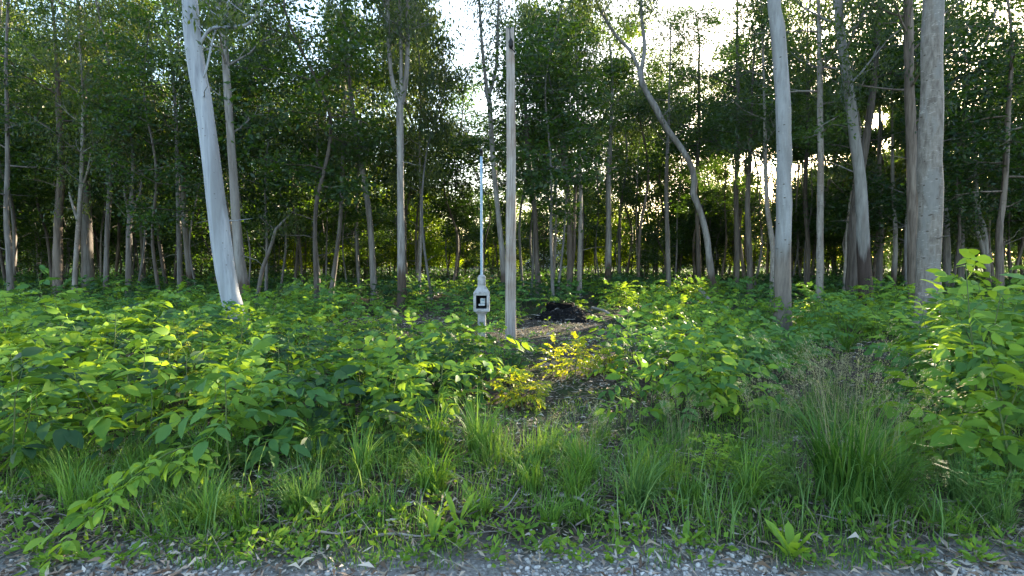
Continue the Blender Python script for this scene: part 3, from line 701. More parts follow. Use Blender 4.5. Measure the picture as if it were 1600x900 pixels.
def sapling_plan(r, h, n, lean=.15, fs=1.0, nstem=1, spread=.12):
    """stems and the place of each compound leaf"""
    stems, lv = [], []
    for s in range(nstem):
        a = r.uniform(0, 6.28); b = np.array([math.cos(a), math.sin(a), 0]) * (spread * r.uniform(.3, 1) if nstem > 1 else 0)
        hh = h * (1 if s == 0 else r.uniform(.6, .95)); le = np.array([r.normal() * lean, r.normal() * lean, 0])
        t = np.linspace(0, 1, 5)[:, None]
        P = b + np.array([0, 0, hh]) * t + le * hh * t ** 1.5 + r.normal(size=(5, 3)) * .012 * t
        stems.append((P, np.linspace(.0055 + .004 * h, .0025, 5)))
        m = max(3, n // nstem); az = r.uniform(0, 6.28)
        for k in range(m):
            f = .22 + .78 * (k + r.uniform(.2, .8)) / m
            i = min(int(f * 4), 3); q = f * 4 - i
            az += 2.4 + r.normal() * .3
            el = R(2 + 45 * f ** 2 + r.normal() * 14)
            lv.append((P[i] * (1 - q) + P[i + 1] * q, (r.normal() * .4, -el, az), fs * (1.1 - .45 * abs(f - .5)) * r.uniform(.85, 1.15)))
    return stems, lv
near_count = 0
def sapling(label, x, y, h, n, kind='hick', mat='leaf_sap', group=None, r=None, fs=1.0, nstem=1, name='sapling', lean=.15, z0=0.0):
    """a sapling near the camera: stem and every compound leaf a part"""
    r = r or rng
    root = thing(name, label, 'plant', (x, y, float(hz(x, y)) + z0), group)
    stems, lv = sapling_plan(r, h, n, lean, fs, nstem)
    for P, rad in stems:
        g = Geo(); P = P.copy(); P[0, 2] -= .05
        tube(g, P, rad, 5); obj('stem', g.mesh('stem', M['stem_green'], True), root)
    for p, e, s in lv:
        obj('leaf', frond_mesh(kind, int(r.integers(len(FR[kind]))), mat), root, p, e, s)
    return root
def shrub_mesh(seed, h, n, kind, fs, nstem, spread):
    r = np.random.default_rng(seed); g, gs = Geo(), Geo()
    stems, lv = sapling_plan(r, h, n, .25, fs, nstem, spread)
    for P, rad in stems:
        P[0, 2] -= .06; tube(gs, P, rad, 4, False)
    for p, e, s in lv:
        f = FR[kind][int(r.integers(len(FR[kind])))]
        V, Fs = f.arrays(); g.add(V @ euler_m(*e).T * s + p, *Fs)
    return gs, g
def shrub_kind(seed, mat, *a):
    gs, g = shrub_mesh(seed, *a)
    return gs.mesh('stem', M['stem_green']), g.mesh('foliage', M[mat])
SH = [shrub_kind(81, 'leaf_sap', .62, 26, 'hick', .85, 4, .22), shrub_kind(82, 'leaf_sap', .75, 30, 'ash', 1.05, 4, .25), shrub_kind(83, 'leaf_blue', .55, 26, 'hick', .8, 4, .25),
      shrub_kind(84, 'leaf_blue', .7, 30, 'ash', 1.0, 5, .28), shrub_kind(85, 'leaf_sap', .45, 24, 'ash', .9, 5, .25), shrub_kind(86, 'leaf_sap', .8, 26, 'big', .7, 3, .22)]
SHY = [shrub_kind(91, 'leaf_sunlit_yellow', .5, 26, 'ash', .95, 4, .2), shrub_kind(92, 'leaf_sunlit_yellow', .6, 24, 'hick', .75, 4, .22)]
SHL = [shrub_kind(93, 'leaf_lime', .5, 26, 'ash', .95, 4, .2), shrub_kind(94, 'leaf_sap', .6, 24, 'hick', .75, 4, .22)]
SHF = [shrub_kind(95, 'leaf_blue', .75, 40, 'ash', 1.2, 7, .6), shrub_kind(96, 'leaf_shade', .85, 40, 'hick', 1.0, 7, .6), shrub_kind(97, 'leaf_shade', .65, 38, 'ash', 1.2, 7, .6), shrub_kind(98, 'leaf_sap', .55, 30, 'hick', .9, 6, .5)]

BARE = [(1.2, 10.4, 1.9, 2.5), (.75, 6.4, .75, 1.7), (6.6, 8.6, 1.0, .8), (-2.7, 12.2, 1.5, 1.3), (-.35, 5.0, .45, .5), (4.1, 5.3, .5, .45)]
def bare(x, y, k=1.0):
    return any(((x - a) / (c * k)) ** 2 + ((y - b) / (d * k)) ** 2 < 1 for a, b, c, d in BARE)
POLE = on_ground(798, 531); POST = on_ground(753, 526)
KEEP = [(o.location.x, o.location.y, .3) for o in COL.objects if o.get('category') == 'tree'] + [(POLE[0], POLE[1], .25), (POST[0], POST[1], .25)]
def blocked(x, y, pad=0):
    return any((x - a) ** 2 + (y - b) ** 2 < (c + pad) ** 2 for a, b, c in KEEP)

pr = np.random.default_rng(21)
spots_used = []
def scatter(n, fn, gap, tries=8000):
    k = 0
    for _ in range(tries):
        if k >= n: break
        q = fn()
        if q is None: continue
        x, y = q
        if blocked(x, y) or any((x - a) ** 2 + (y - b) ** 2 < gap * gap for a, b in spots_used): continue
        spots_used.append((x, y)); k += 1
        yield x, y

# the green bank left of the meter post
NEAR_ZONES = [(-999, 160, 'sapling in the sunlit far left bank'), (160, 330, 'sapling in the bank before the white trunk'),
              (330, 480, 'sapling in the bank right of the white trunk'), (480, 640, 'sapling in the bank before the three stemmed tree'), (640, 999, 'sapling in front of the meter post')]
HUE = {'leaf_sap': 'mid green ', 'leaf_blue': 'bluish green ', 'leaf_lime': 'lime green ', 'leaf_sunlit_yellow': 'yellow ', 'leaf_shade': 'dark green '}
def lump(x, y):
    return .5 + .25 * math.sin(x * 1.9 + .7) * math.cos(y * 2.3 + x * .5) + .25 * math.sin(x * 3.7 - y * 2.9 + 1.)
def left_bank():
    y = pr.uniform(3.35, 7.2); x = pr.uniform(-1.12 * y, -.02 * y)
    u, _ = to_px(x, y, 0)
    lim = 3.4 if u < 410 else (4.1 if u < 700 else 5.3)
    if y < lim or bare(x, y): return None
    if 40 < u < 330 and y < 3.75: return None
    if lump(x, y) < .33 and pr.random() < .85: return None
    return x, y
for x, y in scatter(106, left_bank, .34):
    u, _ = to_px(x, y, .5)
    lab = next(s for a, b, s in NEAR_ZONES if a <= u < b)
    h = pr.uniform(.55, 1.05) if u < 420 else pr.uniform(.38, .80)
    h *= .52 + .85 * lump(x, y)
    if y < 4.6: h *= .85
    lab += ', front row' if y < 4.9 else (', middle row' if y < 6.1 else ', back row')
    kind = 'hick' if pr.random() < .45 else ('ash' if pr.random() < .78 else 'big')
    mt = ('leaf_sap', 'leaf_blue', 'leaf_lime', 'leaf_shade')[int(np.searchsorted([.38, .70, .80] if u > 230 else [.40, .58, .84], pr.random()))]; lab = HUE[mt] + lab  # larger lime share in the far left bank stands in for sunlight
    sapling(lab, x, y, h, int(pr.integers(9, 15)), kind, mt, 'saplings: ' + lab, pr, .72 if kind == 'big' else 1.1)
# the clump right of the bare patch
def mid_clump():
    y = pr.uniform(4.5, 8.2); u = pr.uniform(945, 1190)
    x = (u - 800) / F * y
    return None if bare(x, y) else (x, y)
for x, y in scatter(24, mid_clump, .38):
    mt = 'leaf_blue' if pr.random() < .6 else 'leaf_sap'
    lab = HUE[mt] + 'sapling in the clump before the serpentine tree, ' + ('front row' if y < 6.0 else 'middle row' if y < 7.1 else 'back row')
    sapling(lab, x, y, pr.uniform(.5, .82), int(pr.integers(10, 14)), 'hick' if pr.random() < .6 else 'ash', mt, 'saplings: ' + lab, pr, .95)
def dark_clump():
    y = pr.uniform(6.4, 9.5); u = pr.uniform(1170, 1290)
    x = (u - 800) / F * y
    return None if bare(x, y) else (x, y)
for x, y in scatter(12, dark_clump, .42):
    lab = 'dark green sapling at the foot of the straight mottled trunk'
    sapling(lab, x, y, pr.uniform(.45, .7), 12, 'hick', 'leaf_blue', 'saplings: ' + lab, pr, .85)
# the tall thicket at the right edge
def thicket():
    y = pr.uniform(3.3, 6.6); u = pr.uniform(1450, 1760)
    x = (u - 800) / F * y
    return x, y
for i, (x, y) in enumerate(scatter(30, thicket, .38)):
    u, _ = to_px(x, y, .5)
    h = np.interp(u, [1440, 1520, 1600], [.75, 1.25, 1.5]) * pr.uniform(.8, 1.08)
    if y < 4.2: h *= .7
    mt = 'leaf_sap' if pr.random() < .5 else 'leaf_blue'
    lab = 'tall ' + HUE[mt] + 'sapling in the right edge thicket, ' + ('front row' if y < 4.3 else 'middle row' if y < 5.5 else 'back row')
    sapling(lab, x, y, h, int(pr.integers(14, 20)), 'hick' if pr.random() < .6 else 'big', mt, 'saplings: ' + lab, pr, .9, 1, lean=.2)

for k, (u, d, h) in enumerate([(1425, 7.2, .85), (1452, 7.6, .95), (1478, 7.0, .9), (1405, 7.8, .7), (1440, 6.4, .7), (1470, 6.2, .85), (1495, 6.6, 1.0)]):
    x = (u - 800) / F * d; spots_used.append((x, d)); lab = 'leafy sapling screening the foot of the widest mottled trunk'
    sapling(lab, x, d, h, 13, 'ash' if k % 2 else 'hick', 'leaf_sap' if k % 3 else 'leaf_lime', 'saplings: ' + lab, pr, .95)
for k, (u, d, h) in enumerate([(352, 9.6, .65), (372, 9.2, .75), (392, 9.8, .6), (410, 9.0, .5)]):
    x = (u - 800) / F * d; spots_used.append((x, d)); lab = 'leafy sapling hiding the foot of the leaning white trunk'
    sapling(lab, x, d, h, 14, 'ash' if k % 2 else 'hick', 'leaf_sap' if k % 2 else 'leaf_lime', 'saplings: ' + lab, pr, 1.0, 2)
# plants that stand out one by one
def at_h(px, py, d):                                    # ground position whose depth is d in that column
    return (px - 800) / F * d, d
def single(label, px, d, h, n, kind, mat, **kw):
    x, y = at_h(px, 0, d); spots_used.append((x, y))
    return sapling(label, x, y, h, n, kind, mat, None, pr, **kw)
single('upright bright sapling with a clear ladder of leaf pairs before the grassy bank', 424, 4.35, .62, 11, 'ash', 'leaf_sap', fs=.9, lean=.03)
single('tall pale green sapling with tiered leaves, just right of the yellow shrubs', 985, 5.9, .92, 18, 'hick', 'leaf_blue', fs=.95, lean=.04)
single('lime green broad leaved sapling in front of the straight mottled trunk', 1105, 5.1, .72, 14, 'big', 'leaf_lime', fs=.75, lean=.05)
single('second lime green sapling with big drooping leaves, right of the first', 1148, 5.5, .6, 9, 'big', 'leaf_lime', fs=.7, lean=.06)
single('young sapling with fresh yellowish leaves in front of the widest mottled trunk', 1432, 4.9, 1.12, 10, 'ash', 'leaf_lime', fs=.9, lean=.05)
single('topmost sapling of the right thicket with light leaves reaching above the rest', 1545, 3.8, 1.55, 15, 'hick', 'leaf_lime', fs=.9, lean=.08)
single('bright sapling low in the right thicket with rounded yellow green leaves', 1560, 3.6, .85, 10, 'big', 'leaf_lime', fs=.7, lean=.12)
for k, (u, d, h, m, lab) in enumerate([(868, 7.1, .44, 26, 'vivid yellow sunlit shrub just right of the pole foot'), (890, 6.8, .56, 32, 'tallest vivid yellow shrub beside the bare litter patch'),
        (945, 7.3, .52, 28, 'vivid yellow shrub tucked against the tall pale green sapling'), (916, 7.2, .42, 24, 'small vivid yellow shrub between the two taller yellow ones'),
        (826, 5.6, .42, 28, 'sunlit yellow shrub at the near end of the bare litter'), (798, 5.8, .40, 24, 'low yellow shrub on the left side of the bare litter'), (842, 6.0, .30, 18, 'lowest yellow shrub between the bare litter and the pole')]):
    single(lab, u, d, h, m, 'ash', 'leaf_sunlit_yellow', fs=.62, lean=.16, nstem=3)
single('small sunlit yellow sapling in the bank below the leaning white trunk', 305, 5.6, .78, 11, 'ash', 'leaf_sunlit_yellow', fs=.8, lean=.08)

for k, (u, d, h) in enumerate([(858, 11.4, .34), (872, 9.2, .22), (842, 8.6, .25), (905, 9.0, .20), (885, 11.0, .26), (925, 10.2, .24)]):
    single('small green sprout alone on the bare litter near the charred heap', u, d, h, 6, 'ash', 'leaf_lime' if k % 2 else 'leaf_sap', fs=.5, lean=.1)['group'] = 'sprouts on the bare litter'
# long drooping branch over the gravel, bottom left
def drooping():
    b0 = np.array([-2.02, 3.45, 0])
    root = thing('drooping_branch', 'long low branch with big pale leaves drooping over the gravel verge', 'plant', b0)
    P = np.array([(-2.02, 3.45, -.03), (-2.02, 3.38, .32), (-2.12, 3.16, .40), (-2.24, 2.98, .31), (-2.34, 2.82, .17), (-2.42, 2.70, .07)]) - b0
    q = smooth_path(P, 16); g = Geo(); tube(g, q, np.linspace(.008, .003, 16), 5); obj('stem', g.mesh('stem', M['stem_green'], True), root)
    for k in range(4, 16):
        tg = q[min(k + 1, 15)] - q[k - 1]; az = math.atan2(tg[1], tg[0])
        for sg in ((-1, 1) if k < 15 else (0,)):
            obj('leaf', frond_mesh('hick', (k + sg) % 3, 'leaf_lime' if k % 4 else 'leaf_sap'), root, q[k], (pr.normal() * .3 + .3, pr.uniform(-.25, .15), az + sg * pr.uniform(.45, 1.0)), pr.uniform(.55, .75))
drooping()

# shrubs through the middle distance
def mid_ground():
    y = math.sqrt(pr.uniform(6.6 ** 2, 15 ** 2)); x = pr.uniform(-1.06, 1.06) * y
    u, _ = to_px(x, y, .4)
    if bare(x, y): return None
    if 812 < u < 985 and y < 14.5: return None
    if 1290 < u < 1440 and y < 9.5: return None
    if 540 < u < 700 and pr.random() < .35: return None
    return x, y
MIDZ = [(-999, 200, 'shrub on the ground before the far left trees'), (200, 430, 'shrub round the foot of the leaning white trunk'), (430, 620, 'shrub near the foot of the three stemmed tree'),
        (620, 800, 'shrub around the meter post and pole'), (800, 1000, 'shrub near the charred heap'), (1000, 1200, 'shrub near the foot of the serpentine tree'),
        (1200, 1400, 'shrub between the mottled trunk and the twin pair'), (1400, 9999, 'shrub around the foot of the widest mottled trunk')]
def put_shrub(v, x, y, s, lab, group, name='shrub'):
    root = thing(name, lab, 'shrub', (x, y, float(hz(x, y))), group, pr.uniform(0, 6.28)); root.scale = (s,) * 3
    st = obj('stem', v[0], root); st['kind'] = 'stuff'          # a bundle of thin stems
    obj('foliage', v[1], root)
for x, y in scatter(270, mid_ground, .44):
    u, _ = to_px(x, y, .4); lab = next(s for a, b, s in MIDZ if a <= u < b)
    vi = int(pr.choice(len(SH), p=[.14, .16, .2, .2, .14, .16])); v = SH[vi]; lab = ('green ', 'fine leaved green ', 'low bluish ', 'fine leaved bluish ', 'short green ', 'large leaved ')[vi] + lab + (', front' if y < 10 else ', back')
    s = pr.uniform(.75, 1.1) * (.7 + .65 * lump(x, y))
    if 560 < u < 1000: s *= .8
    put_shrub(v, x, y, s, lab, 'shrubs: ' + lab)
def sunlit_scrub():
    y = pr.uniform(15, 20); u = pr.uniform(950, 1060); return (u - 800) / F * y, y
for x, y in scatter(6, sunlit_scrub, .6):
    lab = 'yellowish green scrubby bush behind the charred heap'
    put_shrub(SHL[int(pr.integers(2))], x, y, pr.uniform(1.1, 1.7), lab, 'bushes: ' + lab)
def far_ground():
    y = math.sqrt(pr.uniform(14.5 ** 2, 29 ** 2)); x = pr.uniform(-1.05, 1.05) * y
    u, _ = to_px(x, y, .4)
    return x, y
FARZ = [(-999, 420, 'bush under the dark trees left of the white trunk'), (420, 800, 'bush in shade between the white trunk and the pole'),
        (800, 1200, 'bush in the shade beyond the charred heap'), (1200, 9999, 'bush in the shade beyond the mottled trunks')]
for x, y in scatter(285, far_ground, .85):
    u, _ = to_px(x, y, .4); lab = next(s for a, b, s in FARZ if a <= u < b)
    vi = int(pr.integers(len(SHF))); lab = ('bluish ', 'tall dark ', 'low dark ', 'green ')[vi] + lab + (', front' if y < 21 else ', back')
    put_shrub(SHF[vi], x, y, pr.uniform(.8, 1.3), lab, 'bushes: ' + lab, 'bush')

# ------------------------------------------------------------------ grass
def blades(P, az, L, Wd, arch, r, ns=3, lean0=0.0):
    """arching blades: P n x 3"""
    n = len(P); t = np.linspace(0, 1, ns + 1)
    dirh = np.stack([np.cos(az), np.sin(az), np.zeros(n)], -1); side = np.stack([-np.sin(az), np.cos(az), np.zeros(n)], -1)
    L = np.asarray(L) * np.ones(n); arch = np.asarray(arch) * np.ones(n); Wd = np.asarray(Wd) * np.ones(n)
    ang = (np.asarray(lean0) * np.ones(n))[:, None] + arch[:, None] * t[None] ** 1.3                       # lean angle along the blade
    ds = L[:, None] / ns
    hx = np.concatenate([np.zeros((n, 1)), np.cumsum(np.sin((ang[:, 1:] + ang[:, :-1]) / 2) * ds, 1)], 1)
    vz = np.concatenate([np.zeros((n, 1)), np.cumsum(np.cos((ang[:, 1:] + ang[:, :-1]) / 2) * ds, 1)], 1)
    mid = P[:, None] + hx[..., None] * dirh[:, None] + vz[..., None] * np.array([0, 0, 1.])
    w = (Wd[:, None] * np.array([.7, 1.0, .7, .35, .2])[None, :ns + 1] if ns > 2 else Wd[:, None] * np.array([.9, .8, .1])[None])
    if ns > 2: w[:, -1] = .0003
    Lf, Rt = mid + side[:, None] * w[..., None] / 2, mid - side[:, None] * w[..., None] / 2
    V = np.stack([Lf, Rt], 2).reshape(n, -1, 3); k = V.shape[1]
    q = np.array([(2 * i, 2 * i + 1, 2 * i + 3, 2 * i + 2) for i in range(ns)])
    F_ = (np.arange(n)[:, None, None] * k + q[None]).reshape(-1, 4)
    return V.reshape(-1, 3), F_, mid
def tuft_mesh(seed, n, L, Wd, spread, arch, mat, seeds=0):
    r = np.random.default_rng(seed)
    rad = spread * np.sqrt(r.uniform(0, 1, n)); a = r.uniform(0, 6.28, n)
    P = np.stack([rad * np.cos(a) * 1.3, rad * np.sin(a) * .8, np.full(n, -.02)], -1)
    az = a + r.normal(size=n) * 1.1; az = az + .8 * np.sin(1.3 + seed - az)          # blown to one side
    V, Fc, _ = blades(P, az, L * r.uniform(.45, 1.1, n), Wd * r.uniform(.6, 1.3, n), arch * r.uniform(.25, 1.3, n), r, 4)
    me = mesh('blades', V, [Fc], M[mat])
    sm = None
    if seeds:
        g = Geo()
        a2 = r.uniform(0, 6.28, seeds); rad = spread * np.sqrt(r.uniform(0, 1, seeds)) * .8
        P2 = np.stack([rad * np.cos(a2), rad * np.sin(a2), np.zeros(seeds)], -1)
        V2, F2, mid = blades(P2, a2 + r.normal(size=seeds), L * r.uniform(1.05, 1.5, seeds), .003, arch * r.uniform(.2, .8, seeds), r, 4)
        g.add(V2, F2)
        # drooping spikelets along the upper part of each stalk
        m = 26
        k = np.repeat(np.arange(seeds), m); f = r.uniform(0, 1, len(k))
        A, B = mid[k, 3], mid[k, 4]
        S = A + (B - A) * f[:, None]; S[:, 2] += r.normal(size=len(k)) * .01
        D = unit((B - A) * 2.0 + r.normal(size=S.shape) * .06 + np.array([0, 0, -.03]))
        S = S + r.normal(size=S.shape) * .022 * (1.2 - f[:, None])
        g.add(leaf_quads(S, D, .016 * r.uniform(.7, 1.5, len(k)), .005 * np.ones(len(k)), r), quads_of(len(k)))
        sm = g.mesh('seed_heads', M['seed'])
    return me, sm
TF = {'arch': tuft_mesh(1, 120, .66, .0125, .08, 2.2, 'grass'), 'fine': tuft_mesh(2, 210, .50, .004, .18, 1.3, 'grass'), 'blue': tuft_mesh(3, 120, .66, .0115, .08, 2.3, 'grass_blue'),
      'big': tuft_mesh(4, 330, .92, .012, .13, 1.9, 'grass_deep', 22), 'seed': tuft_mesh(5, 130, .48, .0038, .24, 1.5, 'grass_blue', 30), 'short': tuft_mesh(6, 90, .34, .009, .06, 1.8, 'grass')}
for k_, v_ in {'arch': (11, 90, .5, .011, .12, 2.0, 'grass'), 'blue': (13, 150, .56, .009, .14, 1.8, 'grass_blue'), 'short': (16, 110, .28, .008, .11, 2.0, 'grass_blue'), 'fine': (12, 240, .42, .005, .22, 1.7, 'grass')}.items(): TF[k_ + '_b'] = tuft_mesh(*v_)
def tuft(label, px, d, kind, s=1.0, group=None):
    x, y = at_h(px, 0, d)
    root = thing('grass_tuft', label, 'grass tuft', (x, y, float(hz(x, y))), group, pr.uniform(0, 6.28)); root.scale = (s,) * 3
    b = obj('blades', TF[kind][0], root); b['kind'] = 'stuff'
    if TF[kind][1]:
        b = obj('seed_heads', TF[kind][1], root); b['kind'] = 'stuff'
for lab, px, d, k, s in [
    ('largest dark grass clump, spraying outward at the bottom right', 1330, 3.25, 'big', 1.0), ('dark upright grass clump fused to the right side of the largest clump', 1385, 3.15, 'big', .8),
    ('pale arching grass clump on the verge below the clump of bluish saplings', 1000, 3.2, 'blue', .85), ('tall thin grass clump just behind the pale arching clump', 1030, 3.55, 'fine', 1.1),
    ('dark green arching grass clump in the middle of the verge', 675, 3.45, 'arch', .85), ('grass clump left of the dark arching clump in the middle', 560, 3.65, 'arch', .8),
    ('fine grass clump under the ladder leaved sapling', 480, 3.95, 'fine', .95), ('bright yellow green grass clump by the gravel, lower left', 370, 2.95, 'short', .95),
    ('flat spreading grass clump left of the bright yellow green one', 275, 3.05, 'blue', .55), ('fine upright grass clump behind the drooping pale branch', 85, 3.45, 'fine', .75),
    ('grass clump under the dark front edge of the left bank', 205, 3.75, 'fine', .7), ('dark fine grass clump before the sunlit yellow shrub', 770, 4.0, 'fine', .8),
    ('dark fine grass clump right of the one before the yellow shrub', 850, 4.1, 'fine', .85), ('seeding grass clump with nodding pale heads in the middle', 915, 3.9, 'seed', .75),
    ('fine grass clump at the near end of the bare litter', 940, 4.5, 'fine', .6), ('thin seeding grass in front of the lime green saplings', 1070, 4.3, 'seed', .8),
    ('seeding grass clump left of the tall feathery stand', 1210, 4.3, 'seed', .9), ('tall feathery seeding grass, left of the stand near the leafy litter', 1270, 4.9, 'seed', 1.0),
    ('tall feathery seeding grass, middle of the stand near the leafy litter', 1320, 4.6, 'seed', 1.05), ('tall feathery seeding grass, right of the stand near the leafy litter', 1365, 5.1, 'seed', 1.0),
    ('tall feathery grass at the back of the stand near the leafy litter', 1300, 5.6, 'seed', 1.05), ('seeding grass clump between the largest clump and the right thicket', 1450, 3.7, 'seed', 1.0),
    ('arching grass clump under the right thicket', 1520, 3.3, 'blue', .8), ('grass clump in the bottom right corner by the dead leaves', 1585, 2.95, 'blue', .55),
    ('small grass clump left of the fernlike weed', 1085, 3.3, 'short', .9), ('small grass clump right of the middle dark arching one', 745, 3.1, 'short', .85),
    ('small grass clump at the edge of the gravel in the middle', 860, 3.0, 'short', .8), ('small grass clump below the ladder leaved sapling on the gravel edge', 455, 3.1, 'arch', .5),
    ('arching grass under the dead twigs near the middle of the verge', 900, 3.3, 'arch', .6), ('arching grass clump right of the fernlike weed', 1180, 3.3, 'arch', .7),
    ('light grass clump by the serpentine tree side of the twin pair', 1290, 9.5, 'arch', 1.1), ('arching pale grass at the foot of the twin pair', 1370, 10.5, 'arch', 1.2), ('arching grass clump left of the twin pair foot', 1330, 8.8, 'arch', 1.1),
    ('grass clump in front of the straight mottled trunk', 1255, 8.2, 'fine', 1.0)]:
    tuft(lab, px, d, k, s)

TZ = [(-999, 330, 'grass clump on the verge below the far left bank'), (330, 620, 'grass clump on the verge left of the thin pale stick'), (620, 900, 'grass clump on the verge below the meter post'),
      (900, 1180, 'grass clump on the verge left of the fernlike weeds'), (1180, 1420, 'grass clump around the foot of the largest clump'), (1420, 9999, 'grass clump along the foot of the right thicket')]
for k in range(46):
    u = pr.uniform(20, 1640); d = pr.uniform(2.95, 4.5) if u < 1400 else pr.uniform(2.85, 3.5)
    lab = next(t for a, b, t in TZ if a <= u < b)
    lab = ('wide bladed ', 'bluish ', 'short ', 'wide bladed ', 'fine ')[k % 5] + lab
    tuft(lab, u, d, ('arch', 'blue_b', 'short_b', 'arch_b', 'fine_b')[k % 5], pr.uniform(.5, .95), 'clumps: ' + lab)
gr = np.random.default_rng(33)
def grass_cover():
    n = 30000
    y = 2.55 + gr.uniform(0, 1, n) ** 1.3 * 3.2; x = gr.uniform(-1.1, 1.1, n) * (y + .2)
    pat = np.sin(x * 2.1 + 1) * np.cos(y * 3.3) + .6 * np.sin(x * 5.3 + y * 4.1) + .5 * np.sin(x * 11 + 2) * np.sin(y * 9)
    keep = pat * 1.5 + gr.normal(size=n) * .4 > np.interp(y, [2.5, 2.7, 2.95, 4, 5.5], [.9, .4, .0, .3, .8])
    x, y = x[keep], y[keep]; n = len(x)
    P = np.stack([x, y, hz(x, y) - .01], -1)
    V, Fc, _ = blades(P, gr.uniform(0, 6.28, n), gr.uniform(.04, .18, n) * np.interp(y, [2.6, 3.2], [.5, 1]), gr.uniform(.004, .008, n), gr.uniform(.3, 1.6, n), gr, 3)
    tag(obj('grass', mesh('grass', V, [Fc], M['grass'])), 'short green grass and fine blades growing along the verge', 'grass', kind='stuff')
grass_cover()
def weeds():
    """low leafy weeds and creepers nobody could count"""
    Cs = []
    for _ in range(1500):
        y = 2.58 + gr.uniform() ** 1.4 * 9; x = gr.uniform(-1.08, 1.08) * y
        if bare(x, y, .9) and gr.random() < .85: continue
        Cs.append((x, y, float(hz(x, y))))
    C = np.repeat(np.array(Cs), 12, 0); n = len(C)
    a = gr.uniform(0, 6.28, n); el = gr.uniform(.05, .9, n)
    D = np.stack([np.cos(a) * np.cos(el), np.sin(a) * np.cos(el), np.sin(el)], -1)
    P = C + D * gr.uniform(0, .07, n)[:, None] + np.abs(gr.normal(size=(n, 1))) * np.array([[0, 0, .03]])
    V = leaf_quads(P, D, gr.uniform(.025, .075, n), gr.uniform(.012, .032, n), gr, .15)
    tag(obj('weeds', mesh('weeds', V, [quads_of(n)], M['leaf_sap'])), 'low leafy weeds creeping between the saplings and over the verge', 'weeds', kind='stuff')
weeds()
def long_grass():
    n = 5200
    y = 2.75 + gr.uniform(0, 1, n) ** 1.2 * 3.0; x = gr.uniform(-1.1, 1.1, n) * (y + .2)
    pat = np.sin(x * 1.7 + 2) * np.cos(y * 2.6 + 1) + .7 * np.sin(x * 4.3 + y * 3.1 + 1)
    keep = pat + gr.normal(size=n) * .45 > np.interp(y, [2.7, 3.0, 4.2, 5.8], [.9, .25, .45, .9]) + np.where(x > 1.2, -.35, 0)
    x, y = x[keep], y[keep]; n = len(x)
    V, Fc, _ = blades(np.stack([x, y, hz(x, y) - .01], -1), gr.uniform(0, 6.28, n), gr.uniform(.18, .50, n), gr.uniform(.004, .009, n), gr.uniform(.8, 2.4, n), gr, 4)
    tag(obj('long_grass', mesh('long_grass', V, [Fc], M['grass_blue'])), 'long thin arching grass blades mixed through the verge', 'grass', kind='stuff')
long_grass()
def dead_grass():
    n = 3000
    y = 2.6 + gr.uniform(0, 1, n) ** 1.2 * 2.6; x = gr.uniform(-1.1, 1.1, n) * (y + .2)
    V, Fc, _ = blades(np.stack([x, y, hz(x, y) + gr.uniform(0, .03, n)], -1), gr.uniform(0, 6.28, n), gr.uniform(.10, .34, n), gr.uniform(.002, .0045, n), gr.uniform(.1, .7, n), gr, 3, gr.uniform(.75, 1.5, n))
    tag(obj('dead_grass', mesh('dead_grass', V, [Fc], island_mat('straw', [(.06, .05, .033), (.12, .10, .068), (.20, .175, .12), (.32, .29, .21)]))), 'dry straw coloured dead grass lying through the green verge', 'dead grass', kind='stuff')
dead_grass()
def far_undergrowth():
    n = 70000
    y = np.sqrt(gr.uniform(24 ** 2, 62 ** 2, n)); x = gr.uniform(-1.08, 1.08, n) * y
    z = np.abs(gr.normal(size=n)) * .32 * (1 + .6 * np.sin(x * .9) * np.cos(y * .7))
    D = unit(gr.normal(size=(n, 3)) * np.array([1, 1, .4]) + np.array([0, 0, .2]))
    V = leaf_quads(np.stack([x, y, z], -1), D, gr.uniform(.12, .26, n), gr.uniform(.06, .12, n), gr, .2)
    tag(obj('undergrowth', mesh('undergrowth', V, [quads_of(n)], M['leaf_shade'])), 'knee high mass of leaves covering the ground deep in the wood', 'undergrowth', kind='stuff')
far_undergrowth()
def distant_woods():
    n = 60000
    a = gr.uniform(-1.25, 1.25, n); d = gr.uniform(98, 125, n)
    x, y = np.tan(a * .8) * d, d
    top = 6.0 + 1.6 * np.sin(x * .13) + 1.2 * np.sin(x * .31 + 2) + .8 * np.sin(x * .9)
    z = gr.uniform(0, 1, n) ** .8 * top
    D = unit(gr.normal(size=(n, 3)) + np.array([0, 0, -.3]))
    V = leaf_quads(np.stack([x, y, z], -1), D, gr.uniform(.5, 1.1, n), gr.uniform(.3, .6, n), gr, .2)
    tag(obj('distant_woods', mesh('distant_woods', V, [quads_of(n)], M['leaf_dark'])), 'far line of trees closing the view beyond the wood', 'woods', kind='stuff')
distant_woods()

